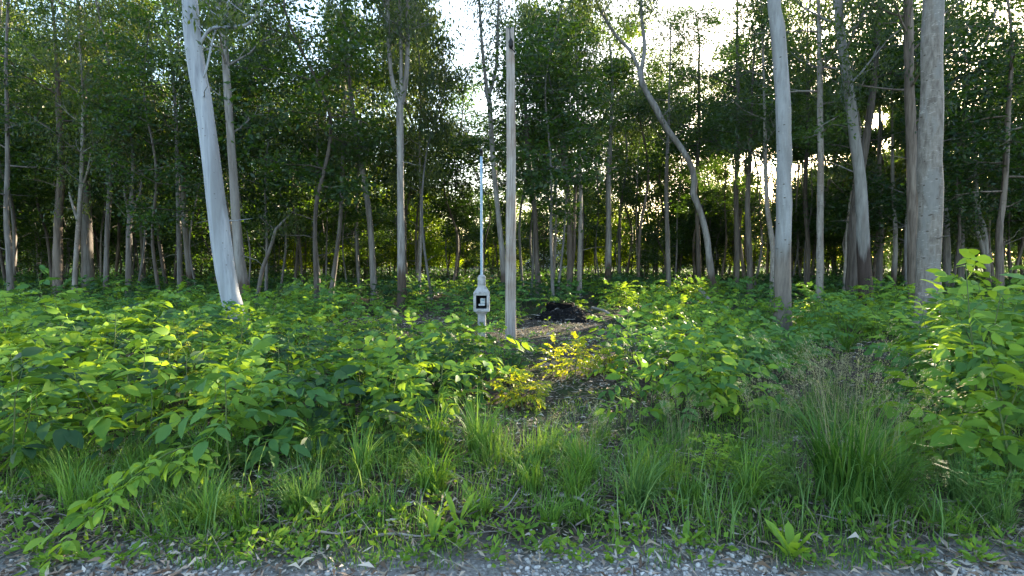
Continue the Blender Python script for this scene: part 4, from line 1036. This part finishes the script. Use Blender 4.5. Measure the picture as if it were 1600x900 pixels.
# ------------------------------------------------------------------ small plants of the verge
def small_plant(name, label, px, d, parts):
    x, y = at_h(px, 0, d)
    root = thing(name, label, 'plant', (x, y, float(hz(x, y))))
    for nm, me in parts: obj(nm, me, root)
def feathery(seed, h, n, mat):
    r = np.random.default_rng(seed); g = Geo(); gs = Geo()
    for s in range(7):
        a = r.uniform(0, 6.28); t = np.linspace(0, 1, 5)[:, None]
        P = np.array([math.cos(a), math.sin(a), 0]) * (.02 + .11 * t) * r.uniform(.3, 1) + np.array([0, 0, h * r.uniform(.6, 1)]) * t; P[0, 2] -= .03
        tube(gs, P, np.linspace(.004, .002, 5), 4)
        for k in range(n):
            f = r.uniform(.2, 1); i = min(int(f * 4), 3); q = P[i] + (P[i + 1] - P[i]) * (f * 4 - i)
            b = r.uniform(0, 6.28); el = r.uniform(0, .7); d = np.array([math.cos(b) * math.cos(el), math.sin(b) * math.cos(el), math.sin(el)])
            m = 9; u = np.linspace(.2, 1, m)[:, None]; Q = q + d * u * .085 + np.array([0, 0, -.02]) * u ** 2
            sd = unit(np.cross(d, [0, 0, 1.])) * np.where(np.arange(m) % 2, 1, -1)[:, None]
            D = unit(d * .8 + sd * .8 + r.normal(size=(m, 3)) * .15)
            g.add(leaf_quads(Q, D, .032 * np.ones(m), .011 * np.ones(m), r), quads_of(m))
    return [('stem', gs.mesh('stem', M['stem_green'])), ('foliage', g.mesh('foliage', M[mat]))]
small_plant('fernlike_weed', 'bright green fernlike weed with finely cut leaves on the verge', 1125, 3.55, feathery(3, .40, 14, 'leaf_lime'))
small_plant('fernlike_weed', 'smaller fernlike weed between the bright one and the largest grass clump', 1205, 3.4, feathery(4, .34, 9, 'leaf_sap'))
small_plant('fernlike_weed', 'bluish fernlike weed low under the right thicket', 1560, 3.1, feathery(5, .42, 14, 'leaf_blue'))
small_plant('grey_weed', 'greyish narrow leaved weed in front of the meter post saplings', 755, 4.5, feathery(6, .34, 5, 'leaf_blue'))
def rosette(label, px, d, n, L, Wd, mat, seed, rise=(.3, 1.2)):
    r = np.random.default_rng(seed); x, y = at_h(px, 0, d)
    root = thing('dock_plant', label, 'plant', (x, y, float(hz(x, y))))
    for k in range(n):
        g = Geo(); a = k * 2.4 + r.normal() * .3; el = r.uniform(*rise)
        dd = np.array([math.cos(a) * math.cos(el), math.sin(a) * math.cos(el), math.sin(el)])
        s = r.uniform(.7, 1.15)
        leaflet(g, dd * .03 - np.array([0, 0, .02]), dd, np.array([-dd[0] * .8, -dd[1] * .8, 1.]), L * s, Wd * s, r.uniform(.1, .4), (0, .3, .55, .82, 1), (.15, .62, .95, .85, 0))
        obj('leaf', g.mesh('leaf', M[mat]), root)
rosette('broad leaved dock plant with upright paddle leaves at the bottom edge', 1250, 2.66, 11, .18, .052, 'leaf_lime', 41, (.85, 1.45))
rosette('small broad leaved plant on the gravel in the middle', 672, 2.8, 4, .16, .045, 'leaf_sap', 42, (.8, 1.4))
rosette('pair of upright lance leaves among grass under the ladder leaved sapling', 498, 3.05, 5, .17, .05, 'leaf_sap', 43, (.6, 1.2))
rosette('small leafy plant rising from the gravel, lower left', 312, 2.75, 5, .10, .035, 'leaf_sap', 44, (.5, 1.2))
rosette('small upright green plant beside the middle dark arching grass', 712, 2.98, 4, .18, .04, 'leaf_sap', 45, (.9, 1.4))
rosette('small green plant on the gravel right of the middle', 850, 2.72, 6, .12, .035, 'leaf_sap', 46, (.4, 1.2))
rosette('small leafy plant at the gravel edge below the fernlike weed', 1075, 2.78, 6, .14, .04, 'leaf_sap', 47, (.4, 1.1))

# ------------------------------------------------------------------ dead leaves, gravel, twigs
lr = np.random.default_rng(44)
def leaf_litter():
    P = []
    n = 9000
    y = 2.4 + lr.uniform(0, 1, n) ** 1.2 * 2.2; x = lr.uniform(-1.1, 1.1, n) * (y + .2)
    wgt = np.where(x < -1.6, 1.0, np.where(x > 2.0, 1.0, .5)); k = lr.uniform(0, 1, n) < wgt
    P.append(np.stack([x[k], y[k]], -1))
    for a, b, c, d in BARE:
        m = int(900 * c * d) + 150; ang = lr.uniform(0, 6.28, m); rr = np.sqrt(lr.uniform(0, 1, m)) * 1.15
        P.append(np.stack([a + rr * np.cos(ang) * c, b + rr * np.sin(ang) * d], -1))
    n = 5000; y = np.sqrt(lr.uniform(16, 15 ** 2, n)); P.append(np.stack([lr.uniform(-1.05, 1.05, n) * y, y], -1))
    P = np.concatenate(P); n = len(P)
    a = lr.uniform(0, 6.28, n); el = lr.normal(size=n) * .18
    D = np.stack([np.cos(a) * np.cos(el), np.sin(a) * np.cos(el), np.sin(el)], -1)
    B = np.column_stack([P, hz(P[:, 0], P[:, 1]) + lr.uniform(.004, .035, n)])
    L, Wd = lr.uniform(.035, .11, n), lr.uniform(.008, .020, n)
    S = unit(np.cross(D, np.array([0, 0, 1.]) + lr.normal(size=(n, 3)) * .3)); N = np.cross(S, D)
    b = (lr.normal(size=n) * .2 * L)[:, None]
    L, Wd = L[:, None], Wd[:, None]
    V = np.stack([B, B + D * L * .4 + S * Wd / 2 + N * b, B + D * L, B + D * L * .45 - S * Wd / 2 + N * b * .5], 1).reshape(-1, 3)
    tag(obj('leaf_litter', mesh('leaf_litter', V, [quads_of(n)], M['litter'])), 'dry brown and grey fallen leaves strewn over bare soil and verge', 'leaf litter', kind='stuff')
leaf_litter()
def gravel():
    import bmesh
    bm = bmesh.new(); bmesh.ops.create_icosphere(bm, subdivisions=1, radius=1)
    bv = np.array([v.co[:] for v in bm.verts]); bf = np.array([[v.index for v in f.verts] for f in bm.faces]); bm.free()
    n = 17000
    y = 2.35 + lr.uniform(0, 1, n) ** 1.4 * .95; x = lr.uniform(-1.12, 1.12, n) * (y + .1)
    pat = np.sin(x * 2.6) + .7 * np.sin(x * 6 + y * 5) + lr.normal(size=n) * .6
    k = pat > np.interp(y, [2.4, 2.6, 2.8, 3.05], [-.5, .2, 1.0, 2.2]); x, y = x[k], y[k]; n = len(x)
    s = (.004 + .014 * lr.uniform(0, 1, n) ** 2.2)[:, None] * lr.uniform(.6, 1.3, (n, 3)); s[:, 2] *= .7
    V = bv[None] * (1 + lr.normal(size=(n, len(bv), 1)) * .14) * s[:, None]
    a = lr.uniform(0, 6.28, n); c, si = np.cos(a)[:, None], np.sin(a)[:, None]
    V = np.stack([V[..., 0] * c - V[..., 1] * si, V[..., 0] * si + V[..., 1] * c, V[..., 2]], -1) + np.stack([x, y, s[:, 2] * .4], -1)[:, None]
    Fc = (np.arange(n)[:, None, None] * len(bv) + bf[None]).reshape(-1, 3)
    tag(obj('gravel', mesh('gravel', V.reshape(-1, 3), [Fc], M['gravel'])), 'grey crushed gravel along the edge of the road', 'gravel', kind='stuff')
gravel()
def twigs():
    g = Geo()
    for k in range(420):
        if k < 230:
            y = lr.uniform(2.7, 4.6); x = lr.uniform(-1.05, 1.05) * y
        else:
            a, b, c, d = BARE[int(lr.integers(4))]; x, y = a + lr.normal() * c * .6, b + lr.normal() * d * .6
        L = lr.uniform(.12, .5); a = lr.uniform(0, 6.28); z = float(hz(x, y)) + lr.uniform(.01, .05)
        t = np.linspace(-.5, .5, 4)[:, None]
        P = np.array([x, y, z]) + np.array([math.cos(a), math.sin(a), lr.normal() * .12]) * L * t + lr.normal(size=(4, 3)) * .012
        tube(g, P, np.linspace(lr.uniform(.003, .008), .002, 4), 4)
    tag(obj('twigs', g.mesh('twigs', M['twig'])), 'thin dead twigs scattered over the verge and bare soil', 'twigs', kind='stuff')
twigs()
def stick(label, pts, r0, mat='dead_wood', forks=()):
    P = np.array(pts, float); base = P[0].copy()
    root = thing('fallen_branch', label, 'branch', base)
    g = Geo(); q = smooth_path(P - base, 10); tube(g, q, np.linspace(r0, r0 * .45, 10), 7, True, .05, lr)
    for f in forks:
        Q = np.array(f, float) - base; tube(g, Q, np.linspace(r0 * .5, r0 * .15, len(Q)), 5)
    obj('wood', g.mesh('wood', M[mat], True), root)
def gp(px, py, z=.03): p = on_ground(px, py); p[2] = float(hz(p[0], p[1])) + z; return p
stick('grey fallen branch lying across the middle of the grassy verge', [gp(870, 782, .04), gp(905, 790, .05), gp(925, 800, .03), gp(960, 806, .02)], .012, forks=[[gp(905, 790, .05), gp(925, 778, .09), gp(940, 772, .12)]])
stick('thin pale stick on the gravel edge left of the middle', [gp(585, 845), gp(620, 842), gp(660, 846), gp(705, 838)], .009)
stick('pale dead stick leaning among grass right of the fallen branch', [gp(775, 810), gp(795, 800, .05), gp(812, 785, .10)], .007)
stick('pale fallen log left of the meter post among low shrubs', [gp(635, 468, .12), gp(665, 470, .12), gp(700, 462, .2)], .07)
stick('second pale fallen log just behind the first, left of the meter post', [gp(640, 460, .15), gp(680, 464, .12), gp(712, 468, .1)], .05)
stick('dark fallen log on the right flank of the charred heap', [gp(925, 488, .15), gp(945, 494, .12), gp(970, 505, .05)], .05, 'dead_wood')
stick('short thick root like log at the foot of the serpentine tree', [gp(1094, 470, .45), gp(1106, 476, .2), gp(1122, 488, .05)], .09)
stick('thin dark stick on the bare litter near the widest mottled trunk', [gp(1385, 575, .04), gp(1410, 570, .06), gp(1440, 572, .03)], .012, 'stem_brown')

# ------------------------------------------------------------------ weathered pole
def utility_pole():
    b = POLE.copy(); b[2] = float(hz(b[0], b[1])); Y = b[1]
    H = at(797, 46, Y)[2] - b[2]
    root = thing('utility_pole', 'tall weathered grey wooden pole with a cut off top', 'pole', b)
    r = np.random.default_rng(3); seg, n = 40, 60
    a = np.arange(seg) / seg * 2 * np.pi
    prof = 1 + sum(r.uniform(.004, .016) * np.cos(k * a + r.uniform(0, 6.28)) for k in (3, 7, 11, 17))
    V = []
    for i in range(n):
        z = -.3 + (H + .3) * i / (n - 1); f = i / (n - 1)
        R0 = (.112 - .032 * f)
        p = prof.copy()
        for ca, z0, z1, dp in ((4.45, -.3, 3.9, .13), (5.15, .6, 5.6, .10), (4.9, 2.4, H, .09), (4.05, 1.0, 3.0, .07)):
            if z0 < z < z1:
                k = int(round((ca + .05 * math.sin(z * 1.3)) / 6.2832 * seg)) % seg
                p[k] -= dp * min(1, (z - z0) / .4, (z1 - z) / .4)
        off = .035 * math.sin(z * .5) * f
        V.append(np.stack([R0 * p * np.cos(a) + off - .02 * f, R0 * p * np.sin(a), np.full(seg, z)], -1))
    V[-1][:, 2] += .02 * np.cos(a * 2) + .015 * r.normal(size=seg)
    V = np.concatenate(V + [V[-1].mean(0, keepdims=True)])
    i = np.arange(n - 1)[:, None] * seg; j = np.arange(seg)[None]
    q = np.stack([i + j, i + (j + 1) % seg, i + seg + (j + 1) % seg, i + seg + j], -1).reshape(-1, 4)
    k = np.arange(seg); t = np.stack([(n - 1) * seg + k, (n - 1) * seg + (k + 1) % seg, np.full(seg, n * seg)], -1)
    m, tr, out = new_mat('weathered_wood'); lk = tr.links.new
    tc = node(tr, 'ShaderNodeTexCoord'); mp = node(tr, 'ShaderNodeMapping'); mp.inputs['Scale'].default_value = (1, 1, .035); lk(tc.outputs['Object'], mp.inputs[0])
    nz = node(tr, 'ShaderNodeTexNoise'); nz.inputs['Scale'].default_value = 42; nz.inputs['Detail'].default_value = 8; nz.inputs['Roughness'].default_value = .7; lk(mp.outputs[0], nz.inputs[0])
    n2 = node(tr, 'ShaderNodeTexNoise'); n2.inputs['Scale'].default_value = 2.2; n2.inputs['Detail'].default_value = 4; lk(tc.outputs['Object'], n2.inputs[0])
    c = ramp(tr, [(.30, (.11, .085, .07)), (.46, (.27, .235, .215)), (.7, (.44, .41, .39))]); lk(nz.outputs[0], c.inputs[0])
    c2 = ramp(tr, [(.45, (1, 1, 1)), (.7, (.74, .62, .55))]); lk(n2.outputs[0], c2.inputs[0])
    mx = node(tr, 'ShaderNodeMix', data_type='RGBA', blend_type='MULTIPLY'); mx.inputs[0].default_value = 1; lk(c.outputs[0], mx.inputs[6]); lk(c2.outputs[0], mx.inputs[7])
    p = principled(tr, out, .85, .2); lk(mx.outputs[2], p.inputs['Base Color'])
    bp = node(tr, 'ShaderNodeBump'); bp.inputs['Strength'].default_value = .5; bp.inputs['Distance'].default_value = .01; lk(nz.outputs[0], bp.inputs['Height']); lk(bp.outputs[0], p.inputs['Normal'])
    obj('shaft', mesh('shaft', V, [q, t], m, True), root)
    # black insulator bracket near the top
    blk = noise_mat('black_iron', [(.3, (.008, .008, .009)), (.7, (.02, .02, .022))], 20, rough=.5)
    z = H - .32; g = Geo()
    tube(g, [(-.02, -.085, z + .32), (-.012, -.10, z + .18), (0, -.115, z + .02), (.03, -.12, z - .1), (.09, -.11, z - .16), (.13, -.07, z - .24)], [.008, .010, .012, .012, .010, .008], 6)
    obj('bracket', g.mesh('bracket', blk, True), root)
    g = Geo(); zz = np.linspace(-.1, .1, 9); tube(g, np.stack([np.full(9, .005), np.full(9, -.125), z + zz], -1), [.01, .03, .045, .05, .04, .052, .045, .03, .015], 10)
    obj('insulator', g.mesh('insulator', blk, True), root)
utility_pole()

# ------------------------------------------------------------------ concrete meter post
def meter_post():
    b = POST.copy(); b[2] = float(hz(b[0], b[1])); Y = b[1]
    s = Y / F                                              # metres per photo pixel here
    zt = lambda py: at(753, py, Y)[2] - b[2]
    root = thing('meter_post', 'pale concrete electric meter post with a boxed meter and tall conduit', 'meter post', b)
    conc = noise_mat('pale_concrete', [(.34, (.16, .155, .155)), (.46, (.30, .295, .30)), (.66, (.42, .415, .42))], 9, 10, .85, .35, dist=.006)
    w, W2 = 6.1 * s, 12.4 * s
    g = Geo()
    def ring_stack(rings):
        """rings: (halfwidth x, y0, y1, z)"""
        V = []
        for hx, y0, y1, z in rings: V += [(-hx, y0, z), (hx, y0, z), (hx, y1, z), (-hx, y1, z)]
        F_ = []
        for i in range(len(rings) - 1):
            for j in range(4): F_.append((i * 4 + j, i * 4 + (j + 1) % 4, i * 4 + 4 + (j + 1) % 4, i * 4 + 4 + j))
        n = len(rings); F_ += [(3, 2, 1, 0), (n * 4 - 4, n * 4 - 3, n * 4 - 2, n * 4 - 1)]
        return V, F_
    c = .012
    g.add(*ring_stack([(w, -w, w, -.35), (w, -w, w, zt(490.5)), (w * 1.35, -w * 1.3, w, zt(489))]))
    # swelling under the box, flanks of the box with a real recess, shoulders, neck
    g.add(*ring_stack([(w * 1.35, -w * 1.3, w * .98, zt(489) + .001), (W2 * .80, -W2 * .62, w * .98, zt(489.0) + .03), (W2 * .86, -W2 * .66, w * .98, zt(486.5))]))
    z0, z1, o0, o1, ow = zt(486), zt(456.5), zt(481.5), zt(461), 8.3 * s
    f = -W2 * .95; bk = w * .97
    box(g, (-W2, f, z0), (W2, bk, o0)); box(g, (-W2, f, o1), (W2, bk, z1))
    box(g, (-W2, f, o0), (-ow, bk, o1)); box(g, (ow, f, o0), (W2, bk, o1)); box(g, (-ow, bk - .03, o0), (ow, bk, o1))
    g.add(*ring_stack([(W2, f, bk * .99, z1 + .0005), (w * .99, -w * .99, bk * .99, zt(447.5)), (w, -w, w, zt(446)), (w, -w, w, zt(433)), (w * .62, -w * .62, w * .62, zt(429.5))]))
    body = obj('concrete_body', g.mesh('concrete_body', conc), root)
    bv = body.modifiers.new('bevel', 'BEVEL'); bv.width = .006; bv.segments = 2; bv.limit_method = 'ANGLE'
    blk = noise_mat('black_paint', [(.3, (.006, .008, .009)), (.7, (.016, .018, .02))], 14, rough=.5)
    g = Geo(); e = .012                                    # dark inner frame lining the recess
    box(g, (-ow + .001, f + .05, o0 + .001), (-ow + e, bk - .031, o1 - .001)); box(g, (ow - e, f + .05, o0 + .001), (ow - .001, bk - .031, o1 - .001))
    box(g, (-ow + e, f + .05, o0 + .001), (ow - e, bk - .031, o0 + e + .006)); box(g, (-ow + e, f + .05, o1 - e), (ow - e, bk - .031, o1 - .001)); box(g, (-ow + e, bk - .045, o0 + e), (ow - e, bk - .031, o1 - e))
    obj('recess_lining', g.mesh('recess_lining', blk), root)
    # the meter: pale case with a small screen, a wider terminal cover below
    wht = noise_mat('meter_plastic', [(.3, (.40, .43, .46)), (.7, (.52, .55, .58))], 12, rough=.4, bump=0)
    H = o1 - o0
    mt = Geo(); box(mt, (-.25 * ow, f + .085, o0 + .36 * H), (.70 * ow, bk - .05, o0 + .78 * H)); m_o = obj('meter_case', mt.mesh('meter_case', wht), root)
    bv = m_o.modifiers.new('bevel', 'BEVEL'); bv.width = .012; bv.segments = 3
    sg = Geo(); box(sg, (-.05 * ow, f + .082, o0 + .56 * H), (.5 * ow, f + .086, o0 + .70 * H)); obj('screen', sg.mesh('screen', noise_mat('meter_screen', [(.3, (.20, .30, .36)), (.7, (.30, .42, .50))], 9, rough=.2, bump=0)), m_o)
    tg = Geo(); box(tg, (-.62 * ow, f + .075, o0 + .20 * H), (.66 * ow, bk - .06, o0 + .345 * H)); t_o = obj('terminal_cover', tg.mesh('terminal_cover', wht), root)
    bv = t_o.modifiers.new('bevel', 'BEVEL'); bv.width = .010; bv.segments = 2
    # glazed front, set behind the concrete face
    # conduit
    zc, ztop = zt(430), zt(243); g = Geo(); tube(g, np.stack([np.full(6, .0), np.full(6, 0.), np.linspace(zc - .02, ztop, 6)], -1), 2.1 * s, 14)
    pm, tr, out = new_mat('galvanised_conduit'); lk = tr.links.new
    n_ = node(tr, 'ShaderNodeTexNoise'); n_.inputs['Scale'].default_value = 9; tc = node(tr, 'ShaderNodeTexCoord'); lk(tc.outputs['Object'], n_.inputs[0])
    cr = ramp(tr, [(.35, (.20, .29, .39)), (.65, (.30, .40, .51))]); lk(n_.outputs[0], cr.inputs[0]); p = principled(tr, out, .42, .4); lk(cr.outputs[0], p.inputs['Base Color'])
    cd = obj('conduit', g.mesh('conduit', pm, True), root)
    g = Geo(); q = np.array([(0, 0, ztop - .02), (0, 0, ztop + .04), (0, -.01, ztop + .085), (.0, -.05, ztop + .10), (0, -.085, ztop + .07)]); tube(g, q, [.034, .036, .036, .03, .02], 10)
    obj('weatherhead', g.mesh('weatherhead', blk, True), root)
meter_post()

# ------------------------------------------------------------------ charred heap
def charred_heap():
    b = on_ground(885, 496); b[2] = float(hz(b[0], b[1]))
    root = thing('charred_heap', 'black charred heap of burnt debris and ash on bare soil', 'burnt heap', b)
    r = np.random.default_rng(9); n = 60
    gx, gy = np.meshgrid(np.linspace(-1.2, 1.2, n), np.linspace(-.9, 1.1, n))
    d = np.sqrt((gx / .95) ** 2 + ((gy - .1) / .95) ** 2)
    z = .36 * np.clip(1 - d ** 2, 0, 1) + .05 * np.sin(gx * 6) * np.sin(gy * 7 + 1) * np.clip(1.1 - d, 0, 1) + r.normal(size=gx.shape) * .022 * np.clip(1.2 - d, 0, 1) - .05 * (d > .98) - .02
    i = (np.arange(n - 1)[:, None] * n + np.arange(n - 1)[None]).ravel()
    obj('ash_mound', mesh('ash_mound', np.stack([gx, gy, z], -1).reshape(-1, 3), [np.stack([i, i + 1, i + n + 1, i + n], -1)], M['charcoal'], True), root)
    # burnt hollow stump: an open, jagged shell
    seg, nz = 28, 9; a = np.arange(seg) / seg * 2 * np.pi; V = []
    jag = .34 + .012 * np.sin(a * 3) + r.normal(size=seg) * .008
    for k in range(nz):
        f = k / (nz - 1); rad = (.42 - .03 * f) * (1 + .06 * np.sin(a * 5 + 1) + .02 * r.normal(size=seg))
        V.append(np.stack([rad * np.cos(a) - .16, rad * .7 * np.sin(a) + .15, .10 + jag * f + 0 * a], -1))
    for k in range(nz):
        f = 1 - k / (nz - 1); V.append(np.stack([.33 * np.cos(a) - .16, .33 * .7 * np.sin(a) + .15, .12 + (jag - .01) * f], -1))
    N = 2 * nz; V = np.concatenate(V); i = np.arange(N - 1)[:, None] * seg; j = np.arange(seg)[None]
    blk = noise_mat('burnt_black', [(.3, (.002, .002, .002)), (.7, (.007, .007, .007))], 15, rough=.95, bump=.6, spec=.05)
    obj('burnt_stump', mesh('burnt_stump', V, [np.stack([i + j, i + (j + 1) % seg, i + seg + (j + 1) % seg, i + seg + j], -1).reshape(-1, 4)], blk, True), root)
    m = 700; a = r.uniform(0, 6.28, m); q = np.sqrt(r.uniform(0, 1, m)) * 1.1
    Pf = np.stack([q * .95 * np.cos(a), q * .9 * np.sin(a) + .1, .36 * np.clip(1 - q ** 2, 0, 1) + r.uniform(0, .05, m)], -1)
    D = unit(r.normal(size=(m, 3)) * np.array([1, 1, .4]))
    fl = obj('ash_flakes', mesh('ash_flakes', leaf_quads(Pf, D, r.uniform(.03, .12, m), r.uniform(.015, .04, m), r), [quads_of(m)], island_mat('ash_flake', [(.006, .006, .006), (.02, .019, .018), (.05, .045, .042), (.20, .19, .185)])), root); fl['kind'] = 'stuff'
    for k in range(16):
        g = Geo(); a = r.uniform(0, 6.28); rr = r.uniform(.5, 1.0); L = r.uniform(.15, .4)
        c = np.array([rr * 1.1 * math.cos(a), rr * .8 * math.sin(a) - .1, .36 * max(0, 1 - rr * rr) + .01]); az = r.uniform(0, 6.28)
        t = np.linspace(-.5, .5, 4)[:, None]
        tube(g, c + np.array([math.cos(az), math.sin(az), r.normal() * .06]) * L * t + r.normal(size=(4, 3)) * .012, np.linspace(r.uniform(.008, .02), .005, 4), 5)
        obj('burnt_stick', g.mesh('burnt_stick', M['charcoal'] if k % 6 else M['dead_wood'], True), root)
charred_heap()

# ------------------------------------------------------------------ pale house glimpsed through the trees
def house():
    Yh = 66.0; p = at(862, 405, Yh)
    root = thing('house', 'small pale house barely visible between far trunks beyond the wood', 'house', (p[0], Yh, 0))
    wall = noise_mat('house_wall', [(.3, (.60, .60, .60)), (.7, (.74, .74, .75))], 3, rough=.8, bump=.1)
    roof = noise_mat('house_roof', [(.3, (.42, .42, .43)), (.7, (.55, .55, .56))], 5, rough=.7)
    gls = noise_mat('house_glass', [(.3, (.02, .025, .03)), (.7, (.04, .05, .06))], 3, rough=.1, bump=0, spec=.6)
    g = Geo(); box(g, (-3.6, 0, -.2), (3.6, 6, 2.9)); obj('wall', g.mesh('wall', wall), root)
    g = Geo(); g.add([(-4, -.4, 2.9), (4, -.4, 2.9), (4, 6.4, 2.9), (-4, 6.4, 2.9), (-3.2, 3, 4.5), (3.2, 3, 4.5)], [(0, 1, 5, 4), (2, 3, 4, 5), (0, 3, 2, 1)], [(1, 2, 5), (3, 0, 4)])
    obj('roof', g.mesh('roof', roof), root)
    for x in (-2.2, 1.6):
        g = Geo(); box(g, (x - .65, -.06, .95), (x + .65, .02, 1.0)); box(g, (x - .65, -.06, 2.1), (x + .65, .02, 2.15)); box(g, (x - .65, -.06, 1.0), (x - .58, .02, 2.1)); box(g, (x + .58, -.06, 1.0), (x + .65, .02, 2.1)); box(g, (x - .03, -.05, 1.0), (x + .03, .02, 2.1))
        w = obj('window', g.mesh('window', wall), root)
        g = Geo(); box(g, (x - .58, -.02, 1.0), (x + .58, -.01, 2.1)); obj('pane', g.mesh('pane', gls), w)
    g = Geo(); box(g, (-.55, -.05, -.1), (.35, -.005, 2.0)); obj('door', g.mesh('door', roof), root)
house()

# ------------------------------------------------------------------ the low sun itself
def sun_ball():
    d = unit(pdir(1368, 208)); p = np.array([0, 0, EYE]) + d * 5000
    seg, n = 24, 12; V, F_ = [], []
    for i in range(n + 1):
        th = math.pi * i / n
        for j in range(seg): V.append((22 * math.sin(th) * math.cos(j / seg * 6.28319), 22 * math.sin(th) * math.sin(j / seg * 6.28319), 22 * math.cos(th)))
    for i in range(n):
        for j in range(seg): F_.append((i * seg + j, i * seg + (j + 1) % seg, (i + 1) * seg + (j + 1) % seg, (i + 1) * seg + j))
    m, t, out = new_mat('sun'); e = node(t, 'ShaderNodeEmission'); e.inputs[0].default_value = (1, .9, .7, 1); e.inputs[1].default_value = 60; t.links.new(e.outputs[0], out.inputs[0])
    tag(obj('sun', mesh('sun', V, [F_], m, True), None, p), kind='structure')
sun_ball()

# ------------------------------------------------------------------ labels of look-alikes: say which one, counted from a side
ORD = 'first second third fourth fifth sixth seventh eighth ninth tenth eleventh twelfth thirteenth fourteenth fifteenth sixteenth seventeenth eighteenth nineteenth twentieth'.split()
def tell_apart():
    by = {}
    for o in COL.objects:
        if o.get('category') and o.get('group'): by.setdefault(o['label'], []).append(o)
    for lab, os_ in by.items():
        if len(os_) < 2: continue
        os_.sort(key=lambda o: to_px(o.location.x, o.location.y, .5)[0])
        for i, o in enumerate(os_):
            if len(os_) == 2: w = ('left one', 'right one')[i]
            elif i == 0: w = 'leftmost one'
            elif i == len(os_) - 1: w = 'rightmost one'
            elif i < 20: w = ORD[i] + ' from left'
            else: continue
            o['label'] = lab + ', ' + w
tell_apart()
